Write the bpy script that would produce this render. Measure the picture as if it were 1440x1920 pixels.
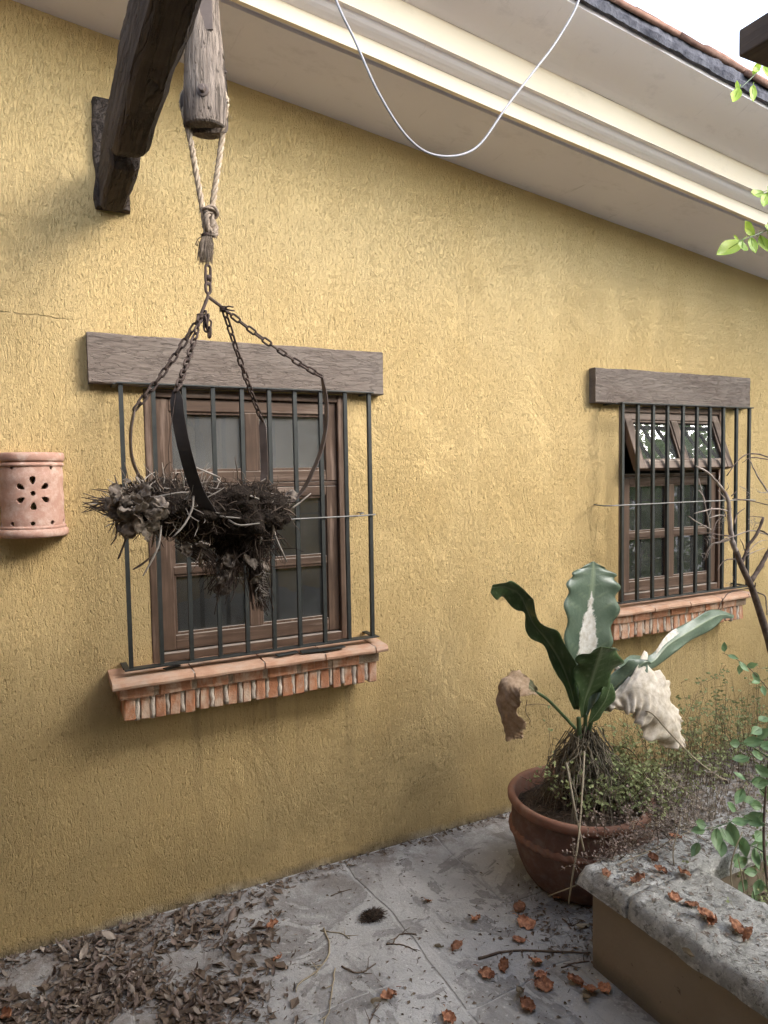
import bpy, bmesh, math, random
import numpy as np
from mathutils import Vector, Matrix, noise as mnoise

for o in list(bpy.data.objects):
    bpy.data.objects.remove(o)
S = bpy.context.scene
COL = S.collection
PI = math.pi

# ------------------------------------------------------------------ camera
# wall plane is y = 0, x runs along the wall to the right, z is up
YAW, PITCH, ROLL, FPX, DIST, EYE = math.radians(26.7886), math.radians(-3.2910), math.radians(-0.9901), 1304.22, 2.5, 1.55
_f = Vector((math.sin(YAW) * math.cos(PITCH), math.cos(YAW) * math.cos(PITCH), math.sin(PITCH)))
_r = _f.cross(Vector((0, 0, 1))).normalized()
_u = _r.cross(_f)
_r2 = _r * math.cos(ROLL) + _u * math.sin(ROLL)
_u2 = -_r * math.sin(ROLL) + _u * math.cos(ROLL)
CAM = Vector((0, -DIST, EYE))
cd = bpy.data.cameras.new('camera')
cam = bpy.data.objects.new('camera', cd)
COL.objects.link(cam)
M = Matrix.Identity(4)
for i in range(3):
    M[i][0], M[i][1], M[i][2], M[i][3] = _r2[i], _u2[i], -_f[i], CAM[i]
cam.matrix_world = M
cd.sensor_fit = 'HORIZONTAL'
cd.sensor_width = 36
cd.lens = 36 * FPX / 1440
cd.clip_start = 0.02
cd.clip_end = 500
S.camera = cam

# ------------------------------------------------------------------ sky, sun, exposure
SUN = Vector((1.0, -1.0, 0.98)).normalized()
w = bpy.data.worlds.new('World')
S.world = w
w.use_nodes = True
nt = w.node_tree
nt.nodes.clear()
sky = nt.nodes.new('ShaderNodeTexSky')
sky.sky_type = 'NISHITA'
sky.sun_disc = False
sky.sun_elevation = math.asin(SUN.z)
sky.sun_rotation = math.atan2(SUN.x, SUN.y)
sky.dust_density = 2.0
sky.air_density = 1.0
hs = nt.nodes.new('ShaderNodeHueSaturation')
hs.inputs['Saturation'].default_value = 0.6
bg = nt.nodes.new('ShaderNodeBackground')
bg.inputs['Strength'].default_value = 0.15
wo = nt.nodes.new('ShaderNodeOutputWorld')
nt.links.new(sky.outputs[0], hs.inputs['Color'])
nt.links.new(hs.outputs[0], bg.inputs['Color'])
nt.links.new(bg.outputs[0], wo.inputs['Surface'])

sl = bpy.data.lights.new('sun', 'SUN')
sl.energy = 0.6
sl.angle = math.radians(34)
sl.color = (1.0, 0.96, 0.91)
so = bpy.data.objects.new('sun', sl)
COL.objects.link(so)
so.rotation_euler = (-SUN).to_track_quat('-Z', 'Y').to_euler()
so.location = (6, -5, 6)

S.view_settings.view_transform = 'Standard'
S.view_settings.look = 'None'
S.view_settings.exposure = 2.55
S.view_settings.gamma = 1
S.view_settings.use_curve_mapping = False
S.render.engine = 'CYCLES'
S.cycles.max_bounces = 8
S.cycles.diffuse_bounces = 5
S.cycles.transparent_max_bounces = 12
S.cycles.use_denoising = True
S.cycles.caustics_reflective = False
S.cycles.caustics_refractive = False


# ------------------------------------------------------------------ helpers
def ray(px, py):
    return _r2 * ((px - 720) / FPX) - _u2 * ((py - 960) / FPX) + _f

def at(px, py, Y):
    d = ray(px, py)
    return CAM + d * ((Y + DIST) / d.y)

def atz(px, py, z=0.0):
    d = ray(px, py)
    return CAM + d * ((z - EYE) / d.z)

def tag(o, label=None, cat=None, group=None, kind=None):
    if label: o['label'] = label
    if cat: o['category'] = cat
    if group: o['group'] = group
    if kind: o['kind'] = kind
    return o

def empty(name, loc, label=None, cat=None, group=None, parent=None):
    o = bpy.data.objects.new(name, None)
    COL.objects.link(o)
    o.empty_display_size = 0.05
    if parent is None:
        o.location = loc
    else:
        attach(o, parent)
    return tag(o, label, cat, group)

ROOTLOC = {}
def origin(p):
    v = Vector((0, 0, 0))
    while p is not None:
        v += p.location
        p = p.parent
    return v

def attach(o, p):
    """parent with the child's coordinates staying in world space"""
    o.parent = p
    q = p
    while q.parent is not None:
        q = q.parent
    if q is p:
        o.matrix_parent_inverse = Matrix.Translation(-p.location)

class G:
    def __init__(s):
        s.v, s.f = [], []
    def add(s, v, f):
        n = len(s.v)
        s.v += [tuple(p) for p in v]
        s.f += [tuple(i + n for i in q) for q in f]
        return s
    def box(s, lo, hi, rot=None, piv=None):
        x0, y0, z0 = lo; x1, y1, z1 = hi
        v = [Vector(p) for p in ((x0,y0,z0),(x1,y0,z0),(x1,y1,z0),(x0,y1,z0),(x0,y0,z1),(x1,y0,z1),(x1,y1,z1),(x0,y1,z1))]
        if rot is not None:
            c = Vector(piv) if piv is not None else (v[0] + v[6]) / 2
            v = [c + rot @ (p - c) for p in v]
        return s.add(v, [(0,3,2,1),(4,5,6,7),(0,1,5,4),(1,2,6,5),(2,3,7,6),(3,0,4,7)])
    def tube(s, pts, rad, n=6, cap=True, flat=None):
        pts = [Vector(p) for p in pts]
        m = len(pts)
        if not hasattr(rad, '__len__'): rad = [rad] * m
        t0 = (pts[1] - pts[0]).normalized()
        up = Vector((0, 0, 1)) if abs(t0.z) < 0.9 else Vector((1, 0, 0))
        a = t0.cross(up).normalized()
        V = []
        for i, p in enumerate(pts):
            t = (pts[min(i + 1, m - 1)] - pts[max(i - 1, 0)])
            if t.length < 1e-9: t = t0.copy()
            t.normalize()
            a = (a - t * a.dot(t))
            a = a.normalized() if a.length > 1e-6 else t.orthogonal().normalized()
            b = t.cross(a)
            for k in range(n):
                an = 2 * PI * k / n
                V.append(p + (a * math.cos(an) + b * math.sin(an)) * rad[i])
        F = []
        for i in range(m - 1):
            for k in range(n):
                F.append((i*n + k, i*n + (k+1) % n, (i+1)*n + (k+1) % n, (i+1)*n + k))
        if cap:
            F.append(tuple(range(n - 1, -1, -1)))
            F.append(tuple((m-1)*n + k for k in range(n)))
        return s.add(V, F)
    def prism(s, poly, a, b):
        """poly: list of 3D points (planar), extruded by vector b-a"""
        d = Vector(b) - Vector(a)
        n = len(poly)
        V = [Vector(p) for p in poly] + [Vector(p) + d for p in poly]
        F = [tuple(range(n - 1, -1, -1)), tuple(range(n, 2 * n))]
        F += [(i, (i + 1) % n, n + (i + 1) % n, n + i) for i in range(n)]
        return s.add(V, F)
    def lathe(s, prof, c, n=48, jit=None):
        V = []
        for (r, z) in prof:
            for k in range(n):
                an = 2 * PI * k / n
                rr = r + (jit(an, z) if jit else 0)
                V.append((c[0] + rr * math.cos(an), c[1] + rr * math.sin(an), c[2] + z))
        F = []
        for i in range(len(prof) - 1):
            for k in range(n):
                F.append((i*n + k, i*n + (k+1) % n, (i+1)*n + (k+1) % n, (i+1)*n + k))
        return s.add(V, F)
    def grid(s, rows):
        m, n = len(rows), len(rows[0])
        V = [p for r in rows for p in r]
        F = [(i*n + j, i*n + j + 1, (i+1)*n + j + 1, (i+1)*n + j) for i in range(m - 1) for j in range(n - 1)]
        return s.add(V, F)
    def mesh(s, name, mat, smooth=False):
        me = bpy.data.meshes.new(name)
        me.from_pydata(s.v, [], s.f)
        if mat: me.materials.append(mat)
        if smooth: me.polygons.foreach_set('use_smooth', [True] * len(me.polygons))
        me.update()
        return me
    def build(s, name, mat, parent=None, smooth=False, bevel=0, solid=0, fixn=False, loc=None):
        me = s.mesh(name, mat, smooth)
        if fixn:
            bm = bmesh.new(); bm.from_mesh(me)
            bmesh.ops.recalc_face_normals(bm, faces=bm.faces); bm.to_mesh(me); bm.free()
        o = bpy.data.objects.new(name, me)
        COL.objects.link(o)
        if loc is not None: o.location = loc
        if parent is not None: attach(o, parent)
        if solid:
            md = o.modifiers.new('solid', 'SOLIDIFY'); md.thickness = solid; md.offset = 0
        if bevel:
            md = o.modifiers.new('bevel', 'BEVEL'); md.width = bevel; md.segments = 2; md.limit_method = 'ANGLE'
            md.harden_normals = False
        return o

def inst(me, name, parent=None, loc=(0,0,0), rot=None, scale=None):
    o = bpy.data.objects.new(name, me)
    COL.objects.link(o)
    o.location = loc
    if rot is not None:
        if isinstance(rot, Matrix): o.rotation_euler = rot.to_euler()
        else: o.rotation_euler = rot
    if scale is not None: o.scale = scale if hasattr(scale, '__len__') else (scale,) * 3
    if parent is not None: attach(o, parent)
    return o

def spline(P, n):
    """Catmull-Rom through tuples"""
    P = [np.array(p, float) for p in P]
    Q = [2 * P[0] - P[1]] + P + [2 * P[-1] - P[-2]]
    out = []
    for i in range(n):
        t = i / (n - 1) * (len(P) - 1)
        k = min(int(t), len(P) - 2); t -= k
        a, b, c, d = Q[k:k+4]
        out.append(0.5 * ((2*b) + (c - a) * t + (2*a - 5*b + 4*c - d) * t*t + (3*b - 3*c + d - a) * t**3))
    return out

def frame_from_dir(d, roll=0.0):
    d = Vector(d).normalized()
    up = Vector((0, 0, 1)) if abs(d.z) < 0.95 else Vector((0, 1, 0))
    x = d.cross(up).normalized()
    y = d.cross(x)
    m = Matrix((x, y, d)).transposed()
    return m @ Matrix.Rotation(roll, 3, 'Z')

def nz(x, y, z, s=1.0):
    return mnoise.noise(Vector((x * s, y * s, z * s)))

# ------------------------------------------------------------------ materials
class NT:
    def __init__(s, name):
        s.m = bpy.data.materials.new(name)
        s.m.use_nodes = True
        s.t = s.m.node_tree
        s.b = s.t.nodes['Principled BSDF']
        s.out = s.t.nodes['Material Output']
    def n(s, typ, **kw):
        nd = s.t.nodes.new('ShaderNode' + typ)
        for k, v in kw.items():
            if hasattr(nd, k) and k not in nd.inputs: setattr(nd, k, v)
            else: s.put(nd.inputs[k], v)
        return nd
    def put(s, sock, v):
        if isinstance(v, bpy.types.NodeSocket): s.t.links.new(v, sock)
        elif isinstance(v, bpy.types.Node): s.t.links.new(v.outputs[0], sock)
        else: sock.default_value = v
    def coord(s, scale=(1,1,1), kind='Object', rnd=False):
        tc = s.n('TexCoord')
        mp = s.n('Mapping')
        s.put(mp.inputs['Vector'], tc.outputs[kind])
        mp.inputs['Scale'].default_value = scale
        if rnd:
            oi = s.n('ObjectInfo')
            ml = s.n('VectorMath', operation='SCALE'); ml.inputs[0].default_value = (37.0, 61.0, 17.0)
            s.put(ml.inputs['Scale'], oi.outputs['Random'])
            s.put(mp.inputs['Location'], ml.outputs[0])
        return mp.outputs[0]
    def noise(s, vec, scale, detail=4, rough=0.55, dist=0.0):
        nd = s.n('TexNoise')
        s.put(nd.inputs['Vector'], vec)
        nd.inputs['Scale'].default_value = scale
        nd.inputs['Detail'].default_value = detail
        nd.inputs['Roughness'].default_value = rough
        nd.inputs['Distortion'].default_value = dist
        return nd.outputs[0]
    def vor(s, vec, scale, feature='F1', out='Distance'):
        nd = s.n('TexVoronoi', feature=feature)
        s.put(nd.inputs['Vector'], vec); nd.inputs['Scale'].default_value = scale
        return nd.outputs[out]
    def ramp(s, v, stops, interp='LINEAR'):
        nd = s.n('ValToRGB')
        s.put(nd.inputs[0], v)
        cr = nd.color_ramp; cr.interpolation = interp
        while len(cr.elements) < len(stops): cr.elements.new(0.5)
        for e, (p, c) in zip(cr.elements, stops):
            e.position = p
            e.color = (c, c, c, 1) if not hasattr(c, '__len__') else (*c[:3], 1)
        return nd.outputs[0]
    def mr(s, v, a, b, c=0.0, d=1.0, smooth=False):
        nd = s.n('MapRange'); nd.clamp = True
        if smooth: nd.interpolation_type = 'SMOOTHSTEP'
        s.put(nd.inputs[0], v)
        for i, q in enumerate((a, b, c, d)): s.put(nd.inputs[i + 1], q)
        return nd.outputs[0]
    def math(s, op, a, b=0.0):
        nd = s.n('Math', operation=op)
        s.put(nd.inputs[0], a); s.put(nd.inputs[1], b)
        return nd.outputs[0]
    def mix(s, fac, a, b, blend='MIX'):
        nd = s.n('Mix', data_type='RGBA', blend_type=blend)
        s.put(nd.inputs[0], fac)
        for k, v in ((6, a), (7, b)):
            if not isinstance(v, bpy.types.NodeSocket): v = (*v[:3], 1)
            s.put(nd.inputs[k], v)
        return nd.outputs[2]
    def bump(s, h, strength=0.5, dist=0.005, normal=None):
        nd = s.n('Bump')
        nd.inputs['Strength'].default_value = strength
        nd.inputs['Distance'].default_value = dist
        s.put(nd.inputs['Height'], h)
        if normal is not None: s.put(nd.inputs['Normal'], normal)
        return nd.outputs[0]
    def fin(s, color=None, rough=0.8, normal=None, spec=0.3, metal=0.0):
        if color is not None:
            s.put(s.b.inputs['Base Color'], color if isinstance(color, bpy.types.NodeSocket) else (*color, 1))
        s.put(s.b.inputs['Roughness'], rough)
        s.put(s.b.inputs['Specular IOR Level'], spec)
        s.put(s.b.inputs['Metallic'], metal)
        if normal is not None: s.put(s.b.inputs['Normal'], normal)
        return s.m
    def sep(s, kind='Object'):
        tc = s.n('TexCoord'); sp = s.n('SeparateXYZ'); s.put(sp.inputs[0], tc.outputs[kind])
        return sp.outputs
    def rnd(s):
        return s.n('ObjectInfo').outputs['Random']

def simple(name, c1, c2, scale=12, rough=0.8, bs=40, bstr=0.4, bd=0.003, stretch=(1,1,1), spec=0.3, metal=0, rnd=False, var=0.0, detail=5):
    t = NT(name)
    v = t.coord(stretch, rnd=rnd)
    n1 = t.noise(v, scale, detail)
    col = t.mix(t.mr(n1, 0.3, 0.7), c1, c2)
    if var:
        hsn = t.n('HueSaturation')
        t.put(hsn.inputs['Value'], t.mr(t.rnd(), 0, 1, 1 - var, 1 + var))
        t.put(hsn.inputs['Color'], col)
        col = hsn.outputs[0]
    if name in ('cove_paint_glare_tint', 'cornice_paint', 'soffit_paint_glare_tint'):
        st_ = t.mr(t.noise(t.coord((0.6, 1, 1)), 9, 7, 0.7), 0.56, 0.70, 0, 0.35)
        col = t.mix(st_, col, tuple(c * 0.62 for c in c1))
        dr = t.mr(t.noise(t.coord((1, 0.12, 0.12)), 26, 4, 0.6), 0.66, 0.74, 0, 0.4)
        col = t.mix(dr, col, tuple(c * 0.5 for c in c1))
    nb = t.noise(v, bs, 5, 0.6)
    return t.fin(col, rough, t.bump(nb, bstr, bd), spec, metal)

def m_plaster():
    t = NT('yellow_plaster')
    v = t.coord((1, 1, 1))
    xyz = t.sep(); x, z = xyz[0], xyz[2]
    # combed relief: short vertical drags, pits and sand grain, fading out on trowelled patches
    worm = t.noise(t.coord((1, 1, 0.20)), 150, 2, 0.5, 0.3)
    g = t.math('ABSOLUTE', t.math('SUBTRACT', worm, 0.5))
    dens = t.noise(t.coord((1, 1, 0.5)), 3.6, 5, 0.6)
    groove = t.mr(g, 0.0, t.mr(dens, 0.35, 0.65, 0.012, 0.085), 0, 1, True)
    pit = t.mr(t.noise(t.coord((1, 1, 0.35)), 125, 2, 0.5), 0.30, 0.43)
    grain = t.noise(t.coord((1, 1, 0.6)), 280, 4, 0.7)
    lump = t.noise(t.coord((1, 1, 0.20)), 44, 5, 0.65)
    h = t.math('ADD', t.math('ADD', t.math('MULTIPLY', groove, 0.45), t.math('MULTIPLY', pit, 0.75)), t.math('ADD', t.math('MULTIPLY', grain, 0.75), t.math('MULTIPLY', lump, 1.0)))
    flat = t.mr(t.noise(t.coord((1, 1, 0.7)), 2.3, 6, 0.65, 0.6), 0.54, 0.64)
    h = t.math('MULTIPLY', h, t.mr(flat, 0, 1, 1.0, 0.6))
    h = t.math('ADD', h, t.math('MULTIPLY', t.noise(v, 5, 4, 0.6), 0.7))
    # lap seam of two plastering days near the upper left
    wav = t.math('SUBTRACT', t.noise(t.coord((1, 1, 0.01)), 9, 4, 0.6), 0.5)
    dz = t.math('ABSOLUTE', t.math('SUBTRACT', t.math('ADD', z, t.math('MULTIPLY', wav, 0.05)), 2.065))
    seam = t.math('MULTIPLY', t.mr(dz, 0.0, 0.0022, 1, 0), t.math('MULTIPLY', t.mr(x, 0.16, 0.10), t.mr(t.noise(t.coord((1, 1, 0.01)), 30, 3), 0.38, 0.46)))
    h = t.math('SUBTRACT', h, t.math('MULTIPLY', seam, 1.6))
    big = t.noise(v, 1.1, 5, 0.6)
    med = t.noise(t.coord((1, 1, 0.35)), 5, 6, 0.6)
    col = t.mix(t.mr(big, 0.3, 0.7), (0.590, 0.425, 0.195), (0.650, 0.490, 0.250))
    col = t.mix(t.mr(med, 0.45, 0.75, 0, 0.5), col, (0.535, 0.378, 0.165))
    col = t.mix(t.math('MULTIPLY', flat, 0.25), col, (0.66, 0.49, 0.24))
    # damp and splash dirt at the wall foot, deepened to paint in missing shade
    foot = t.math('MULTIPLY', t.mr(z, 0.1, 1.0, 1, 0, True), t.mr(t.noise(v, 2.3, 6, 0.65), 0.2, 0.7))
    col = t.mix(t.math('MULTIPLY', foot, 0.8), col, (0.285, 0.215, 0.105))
    # rain runs below the two sills
    run = t.mr(t.noise(t.coord((1, 1, 0.045)), 17, 5, 0.6), 0.50, 0.66)
    u1 = t.math('MULTIPLY', t.mr(x, 0.19, 0.26), t.mr(x, 1.21, 1.14)); u2 = t.math('MULTIPLY', t.mr(x, 2.36, 2.43), t.mr(x, 3.36, 3.29))
    under = t.math('MULTIPLY', t.math('MAXIMUM', u1, u2), t.math('MULTIPLY', t.mr(z, 0.79, 0.76), t.mr(z, 0.15, 0.7)))
    col = t.mix(t.math('MULTIPLY', t.math('MULTIPLY', run, under), 0.45), col, (0.24, 0.18, 0.09))
    line = t.mr(t.math('ADD', z, t.math('MULTIPLY', t.noise(v, 12, 5, 0.65), 0.07)), 0.03, 0.075, 0.8, 0)
    col = t.mix(line, col, t.mix(t.mr(t.noise(v, 6, 4), 0.48, 0.56), (0.17, 0.145, 0.11), (0.44, 0.40, 0.33)))
    # algae specks towards the right
    sp = t.mr(t.noise(t.coord((1, 1, 0.5)), 95, 4, 0.65), 0.54, 0.63)
    spm = t.math('MULTIPLY', t.mr(t.noise(v, 1.6, 4), 0.45, 0.65), t.math('MULTIPLY', t.mr(x, 0.7, 1.5), t.mr(z, 1.8, 0.7)))
    col = t.mix(t.math('MULTIPLY', t.math('MULTIPLY', sp, spm), 0.7), col, (0.16, 0.13, 0.06))
    return t.fin(col, 1.0, t.bump(h, 1.0, 0.0066), 0.03)

def m_lintel():
    t = NT('weathered_lintel')
    v = t.coord((0.16, 1, 1), rnd=True)
    n1 = t.noise(v, 110, 7, 0.7, 0.3)
    g = t.math('ABSOLUTE', t.math('SUBTRACT', t.noise(t.coord((0.16, 1, 1), rnd=True), 75, 3, 0.55, 0.4), 0.5))
    crack = t.mr(g, 0, 0.035, 0, 1, True)
    col = t.mix(t.mr(n1, 0.3, 0.7), (0.125, 0.098, 0.082), (0.215, 0.178, 0.150))
    col = t.mix(t.mr(t.noise(t.coord((0.5, 1, 1)), 7, 4), 0.4, 0.7, 0, 0.5), col, (0.25, 0.215, 0.185))
    h = t.math('ADD', t.math('MULTIPLY', crack, 0.5), n1)
    return t.fin(col, 0.94, t.bump(h, 0.9, 0.006), 0.1)

def m_wood(name, c1, c2, axis=2, sc=60, bstr=0.6, bd=0.003, rough=0.65, wear=None, spec=0.25, dust=0.0):
    t = NT(name)
    st = [1, 1, 1]; st[axis] = 0.06
    v = t.coord(tuple(st), rnd=True)
    n1 = t.noise(v, sc, 5, 0.65, 0.5)
    col = t.mix(t.mr(n1, 0.28, 0.72), c1, c2)
    n2 = t.noise(t.coord((1, 1, 1), rnd=True), 9, 4)
    col = t.mix(t.mr(n2, 0.45, 0.75, 0, 0.55), col, tuple(c * 0.6 for c in c1))
    if wear:
        n3 = t.noise(v, 30, 6, 0.7)
        col = t.mix(t.mr(n3, 0.55, 0.68, 0, 0.8), col, wear)
    if dust:
        ge = t.n('NewGeometry'); sp = t.n('SeparateXYZ'); t.put(sp.inputs[0], ge.outputs['Normal'])
        col = t.mix(t.math('MULTIPLY', t.mr(sp.outputs[2], 0.25, 0.8), dust), col, (0.46, 0.40, 0.34))
    return t.fin(col, rough, t.bump(n1, bstr, bd), spec)

def m_oldbeam(name, c1, c2, axis, bd=0.012, sc=28):
    t = NT(name)
    st = [1, 1, 1]; st[axis] = 0.07
    v = t.coord(tuple(st))
    n1 = t.noise(v, sc, 6, 0.7, 0.8)
    g = t.math('ABSOLUTE', t.math('SUBTRACT', t.noise(v, sc * 1.3, 3, 0.5, 1.0), 0.5))
    crack = t.mr(g, 0, 0.05, 0, 1, True)
    col = t.mix(t.mr(n1, 0.3, 0.7), c1, c2)
    h = t.math('ADD', crack, n1)
    return t.fin(col, 0.9, t.bump(h, 0.9, bd), 0.15)

def m_brick():
    t = NT('red_brick')
    v = t.coord((1, 1, 1), rnd=True)
    n1 = t.noise(v, 28, 5, 0.6)
    hsn = t.n('HueSaturation')
    col = t.mix(t.mr(n1, 0.3, 0.7), (0.34, 0.135, 0.068), (0.50, 0.235, 0.125))
    r = t.rnd()
    col = t.mix(t.mr(r, 0.0, 1.0, 0.0, 0.45), col, (0.36, 0.20, 0.13))
    smear = t.noise(t.coord((1, 1, 0.45), rnd=True), 22, 5, 0.65)
    col = t.mix(t.mr(smear, 0.46, 0.66, 0, 0.8), col, (0.60, 0.48, 0.37))
    return t.fin(col, 0.9, t.bump(t.noise(v, 90, 5, 0.65), 0.7, 0.004), 0.15)

def m_claytile():
    t = NT('clay_tile')
    v = t.coord((1, 1, 1), rnd=True)
    n1 = t.noise(v, 14, 6, 0.65)
    col = t.mix(t.mr(n1, 0.3, 0.7), (0.42, 0.235, 0.15), (0.56, 0.38, 0.27))
    col = t.mix(t.mr(t.noise(v, 7, 5, 0.6), 0.5, 0.7, 0, 0.6), col, (0.42, 0.36, 0.30))
    return t.fin(col, 0.88, t.bump(t.noise(v, 80, 5, 0.6), 0.5, 0.003), 0.2)

def m_mortar():
    return simple('lime_mortar', (0.42, 0.345, 0.28), (0.62, 0.545, 0.465), 24, 0.95, 120, 0.9, 0.006, (1, 1, 0.6), 0.1)

def m_ground():
    t = NT('grey_stone_slab')
    v = t.coord((1, 1, 1), rnd=True)
    vw = t.coord((1, 1, 1))
    a = t.noise(vw, 2.1, 8, 0.66, 0.5)
    b = t.noise(vw, 8, 8, 0.70, 0.6)
    col = t.mix(t.mr(a, 0.32, 0.66), (0.285, 0.286, 0.284), (0.53, 0.533, 0.528))
    col = t.mix(t.mr(t.rnd(), 0, 1, 0, 0.22), col, (0.36, 0.355, 0.345))
    # old water stains with crisp edges
    st = t.noise(vw, 3.4, 6, 0.62, 0.9)
    edge = t.math('MULTIPLY', t.mr(st, 0.535, 0.55), t.mr(st, 0.70, 0.56))
    col = t.mix(t.math('MULTIPLY', edge, 0.75), col, (0.205, 0.20, 0.195))
    st2 = t.noise(t.coord((1.2, 0.8, 1)), 5.1, 7, 0.66, 0.7)
    col = t.mix(t.mr(st2, 0.55, 0.62, 0, 0.65), col, (0.235, 0.23, 0.225))
    col = t.mix(t.mr(b, 0.55, 0.72, 0, 0.6), col, (0.56, 0.56, 0.548))
    col = t.mix(t.mr(t.noise(vw, 140, 5, 0.75), 0.57, 0.68, 0, 0.55), col, (0.13, 0.12, 0.11))
    col = t.mix(t.mr(t.noise(vw, 60, 5, 0.75), 0.60, 0.67, 0, 0.75), col, (0.68, 0.675, 0.655))
    # earth swept towards the foot of the wall, and silt under the leaf drift
    y = t.sep()[1]; x = t.sep()[0]
    n9 = t.noise(vw, 9, 7, 0.72)
    e = t.math('MULTIPLY', t.mr(y, -0.30, -0.01), t.mr(n9, 0.38, 0.58))
    e2 = t.math('MULTIPLY', t.math('MAXIMUM', t.mr(x, 0.95, 0.15), t.mr(x, 1.75, 2.1)), t.mr(t.noise(vw, 5, 7, 0.7), 0.36, 0.60))
    col = t.mix(t.math('MULTIPLY', t.math('MAXIMUM', e, e2), 0.85), col, (0.185, 0.155, 0.135))
    h = t.math('ADD', b, t.math('MULTIPLY', t.noise(vw, 90, 5, 0.7), 0.6))
    return t.fin(col, 0.88, t.bump(h, 0.7, 0.010), 0.2)

def m_coping():
    t = NT('rough_concrete_coping')
    v = t.coord((1, 1, 1))
    a = t.noise(v, 7, 8, 0.72, 0.5)
    b = t.noise(v, 30, 8, 0.75, 0.5)
    col = t.mix(t.mr(a, 0.36, 0.64), (0.36, 0.355, 0.33), (0.64, 0.638, 0.605))
    col = t.mix(t.mr(b, 0.50, 0.62, 0, 0.9), col, (0.78, 0.78, 0.745))
    col = t.mix(t.mr(t.noise(v, 46, 8, 0.78, 0.3), 0.53, 0.61, 0, 0.8), col, (0.14, 0.137, 0.12))
    col = t.mix(t.mr(t.noise(v, 11, 7, 0.75, 0.5), 0.52, 0.66, 0, 0.5), col, (0.24, 0.235, 0.21))
    col = t.mix(t.math('MULTIPLY', t.mr(t.noise(v, 3.5, 5, 0.6), 0.5, 0.62), t.mr(t.noise(v, 80, 5, 0.7), 0.42, 0.6, 0, 0.7)), col, (0.17, 0.165, 0.14))
    h = t.math('ADD', a, t.math('MULTIPLY', b, 0.9))
    return t.fin(col, 0.96, t.bump(h, 1.0, 0.022), 0.08)

def m_planterface():
    t = NT('ochre_planter_paint')
    v = t.coord((1, 1, 1))
    a = t.noise(v, 4, 6, 0.6)
    z = t.sep()[2]
    col = t.mix(t.mr(a, 0.3, 0.7), (0.24, 0.195, 0.145), (0.30, 0.245, 0.185))
    f = t.math('ADD', z, t.math('MULTIPLY', t.noise(v, 9, 6, 0.7), 0.08))
    col = t.mix(t.mr(f, 0.05, 0.10, 0.85, 0), col, (0.14, 0.125, 0.10))
    col = t.mix(t.mr(t.noise(v, 40, 5, 0.7), 0.64, 0.70, 0, 0.7), col, (0.08, 0.06, 0.04))
    return t.fin(col, 0.9, t.bump(t.noise(v, 70, 5, 0.6), 0.35, 0.004), 0.2)

def m_terracotta(name, c1, c2, bloom, rnd=False):
    t = NT(name)
    v = t.coord((1, 1, 1))
    a = t.noise(v, 7, 6, 0.6)
    col = t.mix(t.mr(a, 0.3, 0.7), c1, c2)
    b = t.noise(v, 22, 8, 0.75, 0.4)
    col = t.mix(t.mr(b, 0.46, 0.64, 0, 0.8), col, bloom)
    col = t.mix(t.mr(t.noise(v, 5, 6, 0.65), 0.52, 0.68, 0, 0.4), col, tuple(c * 0.55 for c in c1))
    return t.fin(col, 0.86, t.bump(t.noise(v, 75, 5, 0.65), 0.5, 0.003), 0.2)

def m_glass(name, d0, d1):
    t = NT(name)
    fr = t.n('Fresnel'); fr.inputs['IOR'].default_value = 1.5
    v = t.coord((1, 1, 1))
    wob = t.bump(t.noise(v, 6, 2), 0.05, 0.02)
    t.put(fr.inputs['Normal'], wob)
    tr = t.n('BsdfTransparent'); tr.inputs[0].default_value = (0.78, 0.80, 0.77, 1)
    gl = t.n('BsdfGlossy'); gl.inputs['Roughness'].default_value = 0.015; gl.inputs[0].default_value = (1, 1, 1, 1)
    t.put(gl.inputs['Normal'], wob)
    df = t.n('BsdfDiffuse'); df.inputs[0].default_value = (0.42, 0.42, 0.40, 1)
    mx = t.n('MixShader'); t.put(mx.inputs[0], t.math('MULTIPLY', fr.outputs[0], 2.0)); t.put(mx.inputs[1], tr); t.put(mx.inputs[2], gl)
    m2 = t.n('MixShader')
    t.put(m2.inputs[0], t.mr(t.noise(v, 9, 6, 0.65), 0.3, 0.75, d0, d1)); t.put(m2.inputs[1], mx); t.put(m2.inputs[2], df)
    t.put(t.out.inputs['Surface'], m2)
    return t.m

def m_leaf(name, c1, c2, back=0.25, rough=0.45, sc=14, spec=0.4, var=0.15, trans=0.25):
    t = NT(name)
    v = t.coord((1, 1, 1), rnd=True)
    n1 = t.noise(v, sc, 5, 0.6)
    col = t.mix(t.mr(n1, 0.3, 0.7), c1, c2)
    hsn = t.n('HueSaturation')
    t.put(hsn.inputs['Value'], t.mr(t.rnd(), 0, 1, 1 - var, 1 + var)); t.put(hsn.inputs['Color'], col)
    col = hsn.outputs[0]
    t.fin(col, rough, t.bump(t.noise(v, sc * 4, 3), 0.3, 0.002), spec)
    if trans:
        tl = t.n('BsdfTranslucent'); t.put(tl.inputs[0], col)
        mx = t.n('MixShader'); t.put(mx.inputs[0], trans); t.put(mx.inputs[1], t.b); t.put(mx.inputs[2], tl)
        t.put(t.out.inputs['Surface'], mx)
    return t.m

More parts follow.
